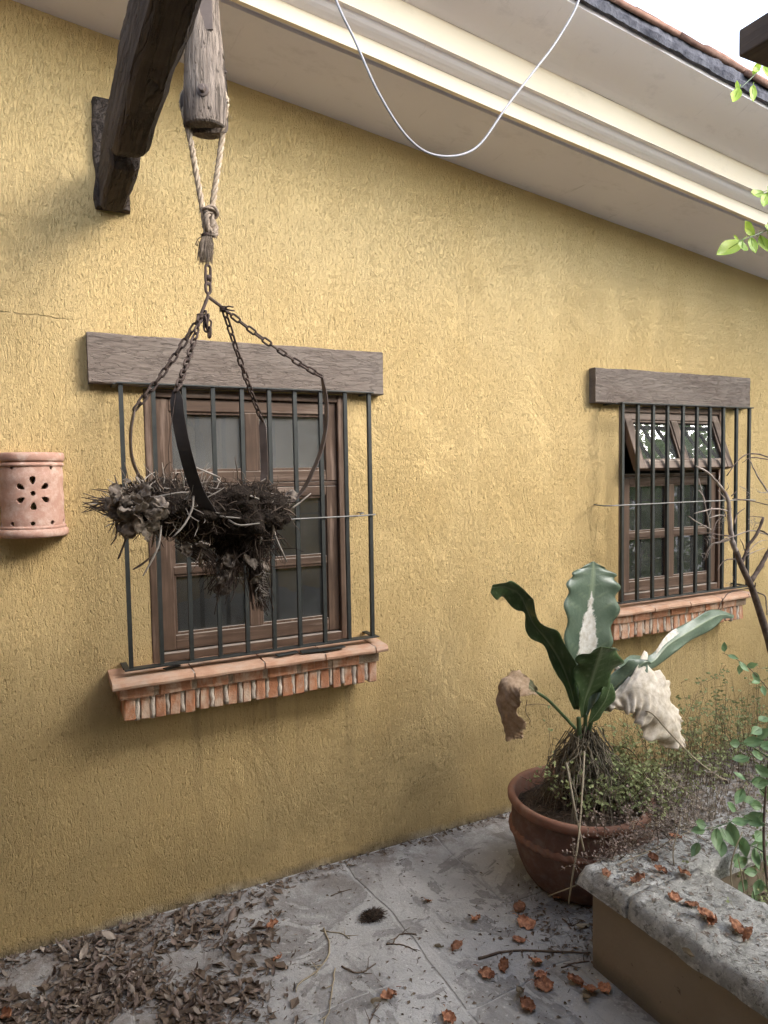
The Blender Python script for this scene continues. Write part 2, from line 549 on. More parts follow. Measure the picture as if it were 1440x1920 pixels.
def m_bleach(name, green1, green2, pale, spec=0.5, rough=0.38, trans=0.12):
    """leaf whose papery bleached patches come from the 'bleach' attribute of its mesh"""
    t = NT(name)
    v = t.coord((1, 1, 1))
    at_ = t.n('Attribute'); at_.attribute_name = 'bleach'
    n1 = t.noise(v, 24, 6, 0.7)
    f = t.mr(t.math('ADD', at_.outputs['Fac'], t.math('MULTIPLY', t.math('SUBTRACT', n1, 0.5), 1.1)), 0.44, 0.56)
    g = t.mix(t.mr(t.noise(v, 11, 4), 0.3, 0.7), green1, green2)
    p = t.mix(t.mr(t.noise(v, 45, 5, 0.65), 0.35, 0.7), pale, tuple(c * 0.66 * k for c, k in zip(pale, (1, 0.93, 0.8))))
    ve = t.n('Attribute'); ve.attribute_name = 'vein'
    g = t.mix(t.math('MULTIPLY', ve.outputs['Fac'], 0.6), g, (0.30, 0.36, 0.22))
    col = t.mix(f, g, p)
    h = t.math('ADD', t.noise(v, 40, 4), t.math('MULTIPLY', ve.outputs['Fac'], 0.5))
    t.fin(col, t.mr(f, 0, 1, rough, 0.85), t.bump(h, 0.45, 0.004), spec)
    tl = t.n('BsdfTranslucent'); t.put(tl.inputs[0], col)
    mx = t.n('MixShader'); t.put(mx.inputs[0], trans); t.put(mx.inputs[1], t.b); t.put(mx.inputs[2], tl)
    t.put(t.out.inputs['Surface'], mx)
    return t.m

MAT = dict(
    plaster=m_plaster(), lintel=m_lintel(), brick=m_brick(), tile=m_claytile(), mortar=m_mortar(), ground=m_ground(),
    coping=m_coping(), planter=m_planterface(), glass=m_glass('window_glass', 0.03, 0.12), glass_dusty=m_glass('dusty_window_glass', 0.22, 0.38),
    sillgrime=simple('grimy_mortar', (0.25, 0.175, 0.12), (0.42, 0.33, 0.25), 26, 0.95, 120, 0.9, 0.005, spec=0.1),
    bedding=simple('stained_bedding', (0.045, 0.046, 0.058), (0.13, 0.13, 0.15), 22, 0.95, 90, 0.9, 0.006, spec=0.1),
    soffit=simple('soffit_paint_glare_tint', (0.74, 0.72, 0.80), (0.79, 0.77, 0.84), 2.5, 0.9, 60, 0.25, 0.003),  # lavender cast of lens glare mixed into the paint colour
    cornice=simple('cornice_paint', (0.82, 0.71, 0.55), (0.86, 0.76, 0.60), 2.5, 0.85, 40, 0.2, 0.003),
    cove=simple('cove_paint_glare_tint', (0.86, 0.81, 0.83), (0.90, 0.86, 0.86), 2.0, 0.85, 40, 0.25, 0.003),  # lilac cast carries some of the lens glare in the colour
    rooftile=simple('roof_tile_clay', (0.14, 0.075, 0.055), (0.27, 0.16, 0.12), 18, 0.9, 60, 0.6, 0.004, rnd=True, var=0.3),
    framewood=m_wood('window_wood', (0.082, 0.051, 0.035), (0.155, 0.100, 0.068), 2, 70, 0.5, 0.002, 0.62, (0.29, 0.205, 0.155), dust=0.8),
    railwood=m_wood('window_rail_wood', (0.082, 0.052, 0.036), (0.155, 0.101, 0.070), 0, 70, 0.5, 0.002, 0.62, (0.31, 0.235, 0.185), dust=0.85),
    iron=simple('grille_paint', (0.017, 0.020, 0.019), (0.034, 0.037, 0.034), 22, 0.5, 60, 0.3, 0.001, spec=0.4),
    rod=simple('tie_rod_steel', (0.16, 0.16, 0.15), (0.26, 0.25, 0.235), 30, 0.55, 60, 0.3, 0.001, spec=0.5, metal=0.3),
    rust=simple('rusty_chain_iron', (0.040, 0.027, 0.022), (0.085, 0.058, 0.046), 60, 0.75, 160, 0.5, 0.001, spec=0.3, rnd=True),
    strap=simple('strap_iron', (0.030, 0.025, 0.024), (0.062, 0.052, 0.047), 18, 0.62, 90, 0.4, 0.001, spec=0.35),
    strap_warm=simple('strap_iron_rusty', (0.075, 0.055, 0.046), (0.13, 0.10, 0.085), 18, 0.7, 90, 0.4, 0.001, spec=0.35),
    beam=m_oldbeam('dark_old_timber', (0.044, 0.035, 0.031), (0.088, 0.070, 0.060), 1, 0.016),
    post=m_oldbeam('grey_weathered_log', (0.115, 0.090, 0.072), (0.285, 0.235, 0.195), 2, 0.016, 75),
    rope=simple('sisal_rope', (0.26, 0.205, 0.145), (0.42, 0.345, 0.26), 90, 0.95, 300, 0.6, 0.002, spec=0.1),
    knot=simple('old_rope_knot', (0.16, 0.125, 0.095), (0.30, 0.245, 0.19), 90, 0.95, 300, 0.6, 0.002, spec=0.1),
    pot=m_terracotta('pot_terracotta', (0.125, 0.072, 0.058), (0.185, 0.105, 0.083), (0.20, 0.150, 0.125)),
    rim=m_terracotta('pot_rim_terracotta', (0.215, 0.105, 0.072), (0.30, 0.155, 0.108), (0.25, 0.165, 0.125)),
    sconce=m_terracotta('lamp_terracotta', (0.35, 0.195, 0.145), (0.46, 0.285, 0.22), (0.56, 0.42, 0.345)),
    soil=simple('dry_soil', (0.052, 0.042, 0.033), (0.12, 0.095, 0.072), 40, 0.97, 90, 1.0, 0.012, spec=0.05),
    dark_root=simple('dark_root_mass', (0.018, 0.014, 0.011), (0.060, 0.046, 0.036), 45, 0.95, 90, 1.0, 0.015, spec=0.05),
    twig_dark=simple('dark_twig', (0.028, 0.020, 0.016), (0.085, 0.063, 0.050), 30, 0.9, 90, 0.3, 0.001, spec=0.1),
    twig_mid=simple('brown_twig', (0.085, 0.062, 0.047), (0.19, 0.145, 0.11), 30, 0.9, 90, 0.3, 0.001, spec=0.1),
    twig_pale=simple('pale_twig', (0.27, 0.23, 0.19), (0.47, 0.42, 0.36), 30, 0.85, 90, 0.3, 0.001, spec=0.15),
    bark=simple('shrub_bark', (0.060, 0.042, 0.034), (0.17, 0.13, 0.11), 26, 0.85, 70, 0.5, 0.003, spec=0.2),
    bark_pale=simple('pale_shrub_bark', (0.19, 0.15, 0.13), (0.42, 0.37, 0.33), 20, 0.85, 70, 0.5, 0.003, spec=0.2),
    deadleaf=m_leaf('dead_brown_leaf', (0.135, 0.102, 0.085), (0.25, 0.195, 0.165), rough=0.85, spec=0.15, var=0.4, trans=0.08),
    deadgrey=m_leaf('dead_grey_leaf', (0.22, 0.18, 0.15), (0.38, 0.325, 0.275), rough=0.85, spec=0.15, var=0.35, trans=0.08),
    nestleaf=m_leaf('bleached_brown_leaf', (0.085, 0.066, 0.052), (0.34, 0.285, 0.23), rough=0.9, spec=0.08, var=0.35, trans=0.08, sc=45),
    redleaf=m_leaf('dry_russet_leaf', (0.20, 0.080, 0.050), (0.58, 0.30, 0.175), rough=0.8, spec=0.12, var=0.35, trans=0.06, sc=55),
    garden=m_leaf('garden_foliage', (0.22, 0.34, 0.11), (0.36, 0.48, 0.19), rough=0.5, var=0.0, trans=0.5, sc=2),
    green=m_leaf('fresh_green_leaf', (0.145, 0.26, 0.125), (0.24, 0.37, 0.18), rough=0.42, var=0.2, trans=0.3),
    lime=m_leaf('young_lime_leaf', (0.24, 0.40, 0.05), (0.40, 0.52, 0.07), rough=0.45, var=0.2, trans=0.5),
    weed=m_leaf('weed_leaf', (0.17, 0.21, 0.08), (0.30, 0.33, 0.15), rough=0.7, var=0.3, trans=0.2),
    straw=m_leaf('dry_weed_stalk', (0.26, 0.22, 0.15), (0.42, 0.36, 0.26), rough=0.85, var=0.2, trans=0.05),
    anthdark=m_bleach('anthurium_dark_leaf', (0.050, 0.098, 0.034), (0.095, 0.155, 0.062), (0.6, 0.5, 0.4), spec=0.35),
    anth=m_bleach('anthurium_leaf', (0.085, 0.130, 0.085), (0.135, 0.185, 0.130), (0.84, 0.82, 0.77), spec=0.6, rough=0.34),
    anthdead=m_bleach('anthurium_dead_leaf', (0.16, 0.19, 0.12), (0.24, 0.23, 0.15), (0.86, 0.79, 0.69), spec=0.1, rough=0.8, trans=0.2),
    anthtan=m_bleach('anthurium_tan_leaf', (0.12, 0.14, 0.075), (0.24, 0.2, 0.12), (0.56, 0.41, 0.285), spec=0.15, rough=0.8, trans=0.25),
    rootgrey=simple('old_aerial_root', (0.12, 0.105, 0.075), (0.30, 0.265, 0.20), 28, 0.9, 90, 0.3, 0.001, spec=0.1),
    stem=simple('green_stem', (0.045, 0.085, 0.035), (0.09, 0.14, 0.06), 30, 0.5, 60, 0.2, 0.001, spec=0.4),
    cable=simple('white_cable_sheath', (0.20, 0.20, 0.215), (0.26, 0.26, 0.275), 10, 0.5, 60, 0.05, 0.0005, spec=0.4),
    room=simple('dim_room_paint', (0.30, 0.30, 0.26), (0.36, 0.36, 0.31), 3, 0.9, 30, 0.1, 0.002),
    porchwood=m_wood('porch_timber', (0.070, 0.050, 0.040), (0.13, 0.098, 0.075), 1, 40, 0.5, 0.004, 0.8),
    porchroof=simple('porch_roof_boards', (0.16, 0.12, 0.09), (0.24, 0.18, 0.13), 6, 0.9, 40, 0.3, 0.003),
    porchtop=simple('porch_roof_screed', (0.50, 0.47, 0.43), (0.62, 0.59, 0.54), 6, 0.9, 40, 0.3, 0.003),  # kept pale to throw light up at the cornice
    farwall=simple('courtyard_wall_paint', (0.50, 0.34, 0.14), (0.58, 0.41, 0.18), 2, 0.92, 60, 0.5, 0.004),
)

# ================================================================== LARGE STRUCTURE
RK = 0.1268
def rake(x): return 3.025 - RK * x
HX0, HX1 = -4.0, 7.0
WIN = [dict(fx0=0.350, fx1=1.103, gx0=0.268, gx1=1.153, lx0=0.178, lx1=1.247, sx0=0.200, sx1=1.195, open=False),
       dict(fx0=2.540, fx1=3.293, gx0=2.458, gx1=3.360, lx0=2.352, lx1=3.446, sx0=2.360, sx1=3.350, open=True)]
FZ0, FZ1 = 0.896, 1.850

house = empty('house', (1.5, 0.1, 0), 'yellow plastered house with two grilled windows under a cream moulded eave', 'house')

# --- plaster wall with the two window openings
g = G()
xs = [HX0, WIN[0]['fx0'], WIN[0]['fx1'], WIN[1]['fx0'], WIN[1]['fx1'], HX1]
zs = [-0.05, FZ0, FZ1]
T = 0.26
for i in range(5):
    x0, x1 = xs[i], xs[i + 1]
    hole = i in (1, 3)
    for j in range(3):
        z0 = zs[j]
        za, zb = (zs[j + 1], zs[j + 1]) if j < 2 else (rake(x0) + 0.02, rake(x1) + 0.02)
        if hole and j == 1:
            v = [(x0, 0, z0), (x1, 0, z0), (x1, 0, za), (x0, 0, za), (x0, T, z0), (x1, T, z0), (x1, T, za), (x0, T, za)]
            g.add(v, [(0, 1, 5, 4), (1, 2, 6, 5), (2, 3, 7, 6), (3, 0, 4, 7)])
            continue
        g.add([(x0, 0, z0), (x1, 0, z0), (x1, 0, zb), (x0, 0, za)], [(0, 1, 2, 3)])
        g.add([(x0, T, z0), (x1, T, z0), (x1, T, zb), (x0, T, za)], [(3, 2, 1, 0)])
g.add([(HX0, 0, -.05), (HX0, T, -.05), (HX0, T, rake(HX0)), (HX0, 0, rake(HX0))], [(3, 2, 1, 0)])
g.add([(HX1, 0, -.05), (HX1, T, -.05), (HX1, T, rake(HX1)), (HX1, 0, rake(HX1))], [(0, 1, 2, 3)])
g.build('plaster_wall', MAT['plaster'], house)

# --- dim rooms behind the panes
for W in WIN:
    x0, x1 = W['fx0'] - 0.45, W['fx1'] + 0.6
    r = G().box((x0, T + 0.003, 0.02), (x1, 2.3, 2.55))
    r.f = [f for k, f in enumerate(r.f) if k != 2]
    x0b, x1b = W['fx0'], W['fx1']
    r.add([(x0, T + .003, .02), (x1, T + .003, .02), (x1, T + .003, 2.55), (x0, T + .003, 2.55), (x0b, T + .003, FZ0), (x1b, T + .003, FZ0), (x1b, T + .003, FZ1), (x0b, T + .003, FZ1)],
          [(0, 1, 5, 4), (1, 2, 6, 5), (2, 3, 7, 6), (3, 0, 4, 7)])
    r.build('room_interior', MAT['room'], house)

# --- eave: soffit, stepped mouldings, big cove (profile in y / height above the sloping rake line)
def extr(name, prof, mat, x0=HX0, x1=HX1, smooth=False):
    gg = G()
    n = len(prof)
    nx = 90
    rows = []
    for k in range(nx + 1):
        x = x0 + (x1 - x0) * k / nx
        rows.append([(x, y + .0035 * nz(x * 1.9, len(prof), 2.0), rake(x) + r + .0035 * nz(x * 2.3, len(prof) * 1.7, 5.0)) for (y, r) in prof])
    gg.grid(rows)
    return gg.build(name, mat, house, smooth)
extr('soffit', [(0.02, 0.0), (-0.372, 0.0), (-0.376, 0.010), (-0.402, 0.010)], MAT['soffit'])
extr('lower_fascia', [(-0.400, -0.004), (-0.416, -0.004), (-0.416, 0.048)], MAT['cornice'])
cv = [(-0.416, 0.048)] + [(-0.416 - 0.058 * math.sin(a * PI / 12), 0.048 + 0.030 * (1 - math.cos(a * PI / 12))) for a in range(1, 7)]
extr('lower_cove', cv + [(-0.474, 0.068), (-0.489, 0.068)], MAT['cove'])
extr('upper_fascia', [(-0.489, 0.068), (-0.489, 0.158)], MAT['cornice'])
cv = [(-0.489, 0.158), (-0.505, 0.158)] + [(-0.505 - 0.220 * a / 10, 0.158 + 0.052 * (a / 10) ** 1.6) for a in range(1, 11)]
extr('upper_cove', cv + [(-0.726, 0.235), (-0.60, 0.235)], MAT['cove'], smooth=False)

# --- roof: bedding, two courses of clay edge tiles, deck behind
extr('roof_deck', [(-0.60, 0.34), (3.2, 0.34), (3.2, 0.262), (-0.60, 0.262), (-0.60, 0.34)], MAT['rooftile'])
roof = empty('roof', None, parent=house)
rr = random.Random(5)
tl = []
for q in range(3):
    gg = G(); rows = []
    L, Wd = 0.40, 0.20
    for a in range(9):
        th = (a / 8 - 0.5) * 1.9
        ro = []
        for b in range(5):
            xx = (b / 4 - 0.5) * L
            tap = 1 - 0.10 * (b / 4)
            jr = 0.006 * nz(a * 1.7 + q * 9, b * 1.3, q)
            ro.append((xx, math.sin(th) * Wd / 2 * 1.1 * tap, math.cos(th) * 0.062 * tap - 0.030 + jr))
        rows.append(ro)
    gg.grid(rows)
    me = gg.mesh('roof_tile', MAT['rooftile'], True)
    tl.append(me)
slope = math.atan(RK)
for course, (yy, hh, off) in enumerate(((-0.672, 0.268, 0.0), (-0.640, 0.312, 0.17))):
    x = -1.2 + off
    while x < 6.6:
        o = inst(tl[rr.randrange(3)], 'roof_tile', roof, (x, yy + rr.uniform(-.010, .010), rake(x) + hh + rr.uniform(-.004, .006)), (rr.uniform(-.04, .04), slope - 0.035, rr.uniform(-.02, .02)))
        md = o.modifiers.new('solid', 'SOLIDIFY'); md.thickness = 0.018; md.offset = -1
        x += 0.345
gg = G(); rows = []
for k in range(420):
    x = -1.3 + k * 0.019
    ro = []
    for (y, r) in ((-.60, .2385), (-.7275, .2385), (-.7285, .220), (-.742, .218), (-.748, .238), (-.746, .262), (-.735, .285), (-.60, .285)):
        j = (.010 * nz(x * 9, y * 30, r * 40) + .007 * nz(x * 31, y * 30, r * 60)) if y < -.73 else 0
        ro.append((x, y - abs(j), rake(x) + r + j * .5))
    rows.append(ro)
gg.grid(rows).build('ragged_bedding', MAT['bedding'], roof)

# --- windows
def rect_frame(gname, x0, x1, z0, z1, wl, wr, wt, wb, y0, y1, parent, xf=None):
    """four separate members: two stiles, two rails, butted"""
    out = []
    for nm, lo, hi, mt in (('stile', (x0, y0, z0), (x0 + wl, y1, z1), 'framewood'), ('stile', (x1 - wr, y0, z0), (x1, y1, z1), 'framewood'),
                           ('rail', (x0 + wl, y0 + .0015, z1 - wt), (x1 - wr, y1, z1), 'railwood'), ('rail', (x0 + wl, y0 + .0015, z0), (x1 - wr, y1, z0 + wb), 'railwood')):
        b = G().box(lo, hi)
        if xf: b.v = [tuple(xf(Vector(p))) for p in b.v]
        out.append(b.build(gname + '_' + nm, MAT[mt], parent, bevel=0.003))
    return out
for wi, W in enumerate(WIN):
    win = empty('window', None, parent=house)
    win['label'] = ['closed brown wooden window behind the hanging basket', 'brown wooden window with its top sash tilted open'][wi]
    x0, x1 = W['fx0'], W['fx1']
    rect_frame('frame', x0 + .001, x1 - .001, FZ0 + .001, FZ1 - .001, 0.036, 0.036, 0.028, 0.030, -0.004, 0.105, win)
    sx0, sx1 = x0 + 0.039, x1 - 0.039
    mid = 1.512
    xm = (sx0 + sx1) / 2
    # transom between the sashes
    G().box((sx0 - .002, 0.014, mid - .010), (sx1 + .002, 0.10, mid + .006)).build('transom', MAT['railwood'], win, bevel=0.002)
    # upper sash, hinged along its top edge
    if W['open']:
        piv = Vector((0, 0.03, 1.818)); R_ = Matrix.Rotation(-math.radians(20.5), 3, 'X')
        xf = lambda p: piv + R_ @ (p - piv)
    else:
        xf = None
    def put(b, nm, mt, bev=0.002):
        if xf: b.v = [tuple(xf(Vector(p))) for p in b.v]
        return b.build(nm, MAT[mt], win, bevel=bev)
    zt0, zt1 = mid + 0.008, 1.818
    rect_frame('sash', sx0, sx1, zt0, zt1, 0.045, 0.045, 0.043, 0.042, 0.010, 0.048, win, xf)
    put(G().box((xm - .023, 0.0115, zt0 + .042), (xm + .023, 0.048, zt1 - .043)), 'mullion', 'framewood', 0.003)
    for a, b in ((sx0 + .045, xm - .023), (xm + .023, sx1 - .045)):
        # glazing bead round each pane, then the pane
        bw = 0.010
        bd = G()
        for lo, hi in (((a, .018, zt0 + .042), (a + bw, .030, zt1 - .043)), ((b - bw, .018, zt0 + .042), (b, .030, zt1 - .043)),
                       ((a + bw, .018, zt0 + .042), (b - bw, .0295, zt0 + .042 + bw)), ((a + bw, .018, zt1 - .043 - bw), (b - bw, .0295, zt1 - .043))):
            bd.box(lo, hi)
        put(bd, 'glazing_bead', 'framewood', 0.001)
        put(G().box((a + .004, 0.031, zt0 + .046), (b - .004, 0.035, zt1 - .047)), 'pane', 'glass' if W['open'] else 'glass_dusty', 0)
    # lower sash
    xf = None
    zb0, zb1 = 0.932, mid - 0.012
    rect_frame('sash', sx0, sx1, zb0, zb1, 0.045, 0.045, 0.036, 0.052, 0.012, 0.050, win)
    put(G().box((xm - .022, 0.0135, zb0 + .052), (xm + .022, 0.050, zb1 - .036)), 'mullion', 'framewood', 0.003)
    zc = 1.214
    for a, b in ((sx0 + .045, xm - .022), (xm + .022, sx1 - .045)):
        put(G().box((a, 0.015, zc - .014), (b, 0.050, zc + .014)), 'muntin', 'railwood', 0.003)
        for lo, hi in ((zb0 + .052, zc - .014), (zc + .014, zb1 - .036)):
            bd = G(); bw = .009
            for l_, h_ in (((a, .020, lo), (a + bw, .032, hi)), ((b - bw, .020, lo), (b, .032, hi)), ((a + bw, .020, lo), (b - bw, .0315, lo + bw)), ((a + bw, .020, hi - bw), (b - bw, .0315, hi))):
                bd.box(l_, h_)
            put(bd, 'glazing_bead', 'framewood', 0.001)
            put(G().box((a + .004, 0.033, lo + .004), (b - .004, 0.037, hi - .004)), 'pane', 'glass', 0)

    # lintel: one weathered timber-like beam
    lx0, lx1 = W['lx0'], W['lx1']
    gg = G(); rows = []
    NX, ring = 60, []
    y0, y1, z0, z1 = -0.042, 0.05, 1.8545, 2.018
    per = [(y1, z0), (y0 + .004, z0), (y0, z0 + .004)] + [(y0, z0 + (z1 - z0) * k / 8) for k in range(1, 8)] + [(y0, z1 - .004), (y0 + .004, z1), (y1, z1)]
    for k in range(NX + 1):
        x = lx0 + (lx1 - lx0) * k / NX
        ro = []
        for (y, z) in per:
            j = 0.0022 * nz(x * 3, y * 20, z * 30 + wi * 7) + 0.0012 * nz(x * 22, y * 30, z * 60)
            jz = 0.0030 * nz(x * 8, 3.3 + wi, z * 4) + 0.0016 * nz(x * 35, 1.1 + wi, z * 4)
            ro.append((x, y + (j if y < 0 else 0), z + jz))
        rows.append(ro)
    gg.grid(rows)
    n = len(per)
    gg.f.append(tuple(range(n))); gg.f.append(tuple(NX * n + q for q in reversed(range(n))))
    lo_ = gg.build('lintel', MAT['lintel'], house, bevel=0)

    # grille: vertical square bars, flat rails top and bottom, tie rod through the middle
    gr = empty('window_grille', None, parent=house)
    gx0, gx1 = W['gx0'], W['gx1']
    YG = -0.10
    bar = G().box((-.0068, -.0068, 0), (.0068, .0068, 0.930)).mesh('bar', MAT['iron'])
    br = random.Random(wi)
    for k in range(10):
        x = gx0 + (gx1 - gx0) * k / 9
        inst(bar, 'bar', gr, (x, YG + br.uniform(-.001, .001), 0.918), (br.uniform(-.002, .002), br.uniform(-.003, .003), br.uniform(-.08, .08)))
    G().box((gx0 - .022, YG - .017, 0.9125), (gx1 + .020, YG + .017, 0.918)).build('bottom_rail', MAT['iron'], gr, bevel=.001)
    G().box((gx0 - .012, YG - .014, 1.8482), (gx1 + .018, YG + .014, 1.8535)).build('top_rail', MAT['iron'], gr, bevel=.001)
    for xx in (gx0 - .014, gx1 + .012):
        G().box((xx - .010, YG + .018, 0.9105), (xx + .010, 0.0, 0.916)).build('wall_anchor', MAT['iron'], gr, bevel=.001)
        G().box((xx - .008, YG + .0142, 1.8475), (xx + .008, 0.0, 1.8525)).build('wall_anchor', MAT['iron'], gr, bevel=.001)
    zr = 1.384 if wi == 0 else 1.376
    yr = YG - 0.0105
    if wi == 0:
        pts = [(gx0 - .012, 0.0, zr), (gx0 - .012, yr + .03, zr), (gx0 - .004, yr, zr), (0.6, yr, zr + .001), (gx1 - .03, yr, zr + .002), (gx1 + .016, yr, zr + .004)]
        G().tube([(gx1 - .045, yr + .0085, zr + .008), (gx1 - .03, yr + .009, zr + .011), (gx1 - .006, 0.0, zr + .008)], 0.003, 6).build('rod_tail', MAT['rod'], gr, True)
    else:
        pts = [(gx0 - .075, 0.0, zr + .002), (gx0 - .10, yr + .02, zr), (gx0 - .06, yr, zr), (2.9, yr, zr), (gx1 - .02, yr, zr - .003), (gx1 + .07, yr + .02, zr - .010)]
    G().tube(pts, 0.0032, 6).build('tie_rod', MAT['rod'], gr, True)

    # brick sill: clay tiles on top, one course of stretchers, a course of soldiers
    sill = empty('window_sill', None, parent=house)
    sx0_, sx1_ = W['sx0'], W['sx1']
    br = random.Random(40 + wi)
    G().box((sx0_ + .044, -.106, 0.757), (sx1_ - .042, -0.0, 0.8205)).build('mortar_bed', MAT['mortar'], sill)
    G().box((sx0_ + .028, -.1215, 0.821), (sx1_ - .026, -0.0, 0.866)).build('mortar_bed', MAT['sillgrime'], sill, bevel=.003)
    x = sx0_; k = 0
    cuts = [sx0_, sx0_ + .262, sx0_ + .505, sx0_ + .735, sx0_ + .94, sx1_]
    for a, b in zip(cuts[:-1], cuts[1:]):
        gg = G(); rows = []
        per = [(0.0, .868), (-.146, .862), (-.154, .866), (-.156, .874), (-.150, .885), (-.140, .888), (0.0, .897)]
        for q in range(9):
            xx = a + .003 + (b - a - .006) * q / 8
            rows.append([(xx, y + (.004 * nz(xx * 14, y * 9, wi) if y < 0 else 0), z + .0025 * nz(xx * 12, y * 12, 4 + wi)) for y, z in per])
        gg.grid(rows); n = len(per)
        gg.f.append(tuple(range(n))); gg.f.append(tuple(8 * n + q for q in reversed(range(n))))
        gg.build('sill_tile', MAT['tile'], sill)
        if b < sx1_:
            G().box((b - .0035, -.147, .8635), (b + .0035, 0, .887), Matrix.Rotation(0, 3, 'X')).build('tile_joint', MAT['mortar'], sill, bevel=.002)
    bm_ = {}
    def brick_mesh(sx, sy, sz, sd):
        gg = G()
        N = 3
        me = G().box((-sx / 2, -sy / 2, -sz / 2), (sx / 2, sy / 2, sz / 2)).mesh('brick', MAT['brick'])
        b_ = bmesh.new(); b_.from_mesh(me)
        bmesh.ops.bevel(b_, geom=list(b_.edges), offset=min(sx, sz) * 0.10, segments=1, affect='EDGES')
        q = random.Random(sd)
        for v in b_.verts: v.co += Vector((q.uniform(-1, 1), q.uniform(-1, 1), q.uniform(-1, 1))) * min(sx, sz) * 0.05
        b_.to_mesh(me); b_.free()
        return me
    st = [brick_mesh(0.108, 0.120, 0.040, s_) for s_ in range(3)]
    x = sx0_ + .024 + .054
    while x < sx1_ - .06:
        inst(st[br.randrange(3)], 'brick', sill, (x, -.0675 + br.uniform(-.002, .003), 0.8425 + br.uniform(-.001, .001)), (0, br.uniform(-.02, .02), br.uniform(-.015, .015)))
        x += .125
    sm = [brick_mesh(0.034, 0.110, 0.080, 10 + s_) for s_ in range(4)]
    x = sx0_ + .040 + .016
    ns = 19
    for q in range(ns):
        xx = x + (sx1_ - .038 - .016 - x) * q / (ns - 1)
        inst(sm[br.randrange(4)], 'brick', sill, (xx + br.uniform(-.003, .003), -.0575 + br.uniform(-.004, .003), 0.7845 + br.uniform(-.003, .003)), (br.uniform(-.03, .03), br.uniform(-.035, .035), 0), (br.uniform(.85, 1.15), 1, br.uniform(.96, 1.06)))
    # ragged mortar squeezed between the soldiers
    for q in range(ns - 1):
        xx = x + (sx1_ - .038 - .016 - x) * (q + .5) / (ns - 1)
        ln = [(xx + br.uniform(-.003, .003), -.1025 - .004 * br.random(), z_) for z_ in np.linspace(.752 + br.uniform(-.008, .004), .822, 6)]
        G().tube(ln, [br.uniform(.0075, .0125) for _ in ln], 7).build('mortar_joint', MAT['mortar'], sill, True)
    # bits of slate and dirt lying under the bottom rail
    if wi == 0:
        for (xa, ya, rz, l_, w_) in ((0.80, -.115, .2, .085, .022), (0.905, -.128, -.12, .11, .03), (0.985, -.13, .15, .075, .022), (0.40, -.085, .5, .06, .02)):
            G().box((xa - l_ / 2, ya - w_ / 2, .8965), (xa + l_ / 2, ya + w_ / 2, .9015), Matrix.Rotation(rz, 3, 'Z') @ Matrix.Rotation(.05, 3, 'X')).build('slate_chip', MAT['iron'], sill, bevel=.001)

# --- ground: one large sheet of mortar-grey paving with slabs laid in it
ground = tag(G().add([(-60, -60, -.0022), (60, -60, -.0022), (60, 60, -.0022), (-60, 60, -.0022)], [(0, 1, 2, 3)]).build('ground', simple('pale_joint_mortar', (0.29, 0.287, 0.28), (0.47, 0.467, 0.457), 22, 0.95, 70, 0.8, 0.008, spec=0.1)), kind='structure')
xj = [-1.25, -0.62, 0.20, 1.05, 1.465, 2.2, 2.86, 3.75, 4.7]
yjs = [[-.62, -1.5], [-1.1, -1.9], [-.70, -1.5], [-.872, -1.7]]
fr = random.Random(11)
for i in range(len(xj) - 1):
    yj = [-0.006] + (yjs[i] if i < 4 else [-.5 - .3 * fr.random(), -1.4 - .3 * fr.random()]) + [-2.6]
    for j in range(len(yj) - 1):
        ya, yb = yj[j], yj[j + 1]
        gp = 0.0025
        cs = [(xj[i] + gp, yb + gp), (xj[i + 1] - gp, yb + gp), (xj[i + 1] - gp, ya - gp), (xj[i] + gp, ya - gp)]
        loop = []
        for k in range(4):
            p, q = Vector(cs[k]), Vector(cs[(k + 1) % 4])
            for m_ in range(16):
                c = p.lerp(q, m_ / 16)
                ox = 0.030 * nz(c.x * 2.3, c.y * 2.3, 1.0) + 0.010 * nz(c.x * 13, c.y * 13, 5.0)
                oy = 0.030 * nz(c.x * 2.3, c.y * 2.3, 9.0) + 0.010 * nz(c.x * 13, c.y * 13, 7.0)
                if abs(c.y + .006) < .02: oy = 0
                loop.append((c.x + ox, c.y + oy))
        c0 = Vector((sum(p[0] for p in loop) / len(loop), sum(p[1] for p in loop) / len(loop)))
        zt = fr.uniform(-.0004, .0010)
        n = len(loop)
        V = [(p[0], p[1], -.03) for p in loop] + [(p[0], p[1], zt - .0018) for p in loop]
        V += [(c0.x + (p[0] - c0.x) * .985, c0.y + (p[1] - c0.y) * .99, zt) for p in loop] + [(c0.x, c0.y, zt + .0005)]
        F = []
        for a in range(n):
            b = (a + 1) % n
            F += [(a, b, n + b, n + a), (n + a, n + b, 2 * n + b, 2 * n + a), (2 * n + a, 2 * n + b, 3 * n)]
        G().add(V, F).build('flagstone', MAT['ground'], ground)

# --- raised planter on the right: painted kerb walls, rough concrete coping, soil
PXL, PYB, PZ = 1.497, -0.920, 0.262
planter = empty('raised_planter', (2.6, -1.6, 0), 'ochre raised planter with rough grey concrete coping, right of the paving', 'planter')
PX1, PY1 = 4.6, -3.4
wl = G()
sk = lambda p: (p[0] - (p[1] - PYB) * 0.02, p[1], p[2])
def pbox(lo, hi): b = G().box(lo, hi); b.v = [sk(p) for p in b.v]; return b
pbox((PXL, PY1, -.01), (PXL + .13, PYB, PZ)).build('side_wall', MAT['planter'], planter, bevel=.006)
pbox((PXL + .13, PYB - .13, -.01), (PX1, PYB - .001, PZ)).build('back_wall', MAT['planter'], planter, bevel=.004)
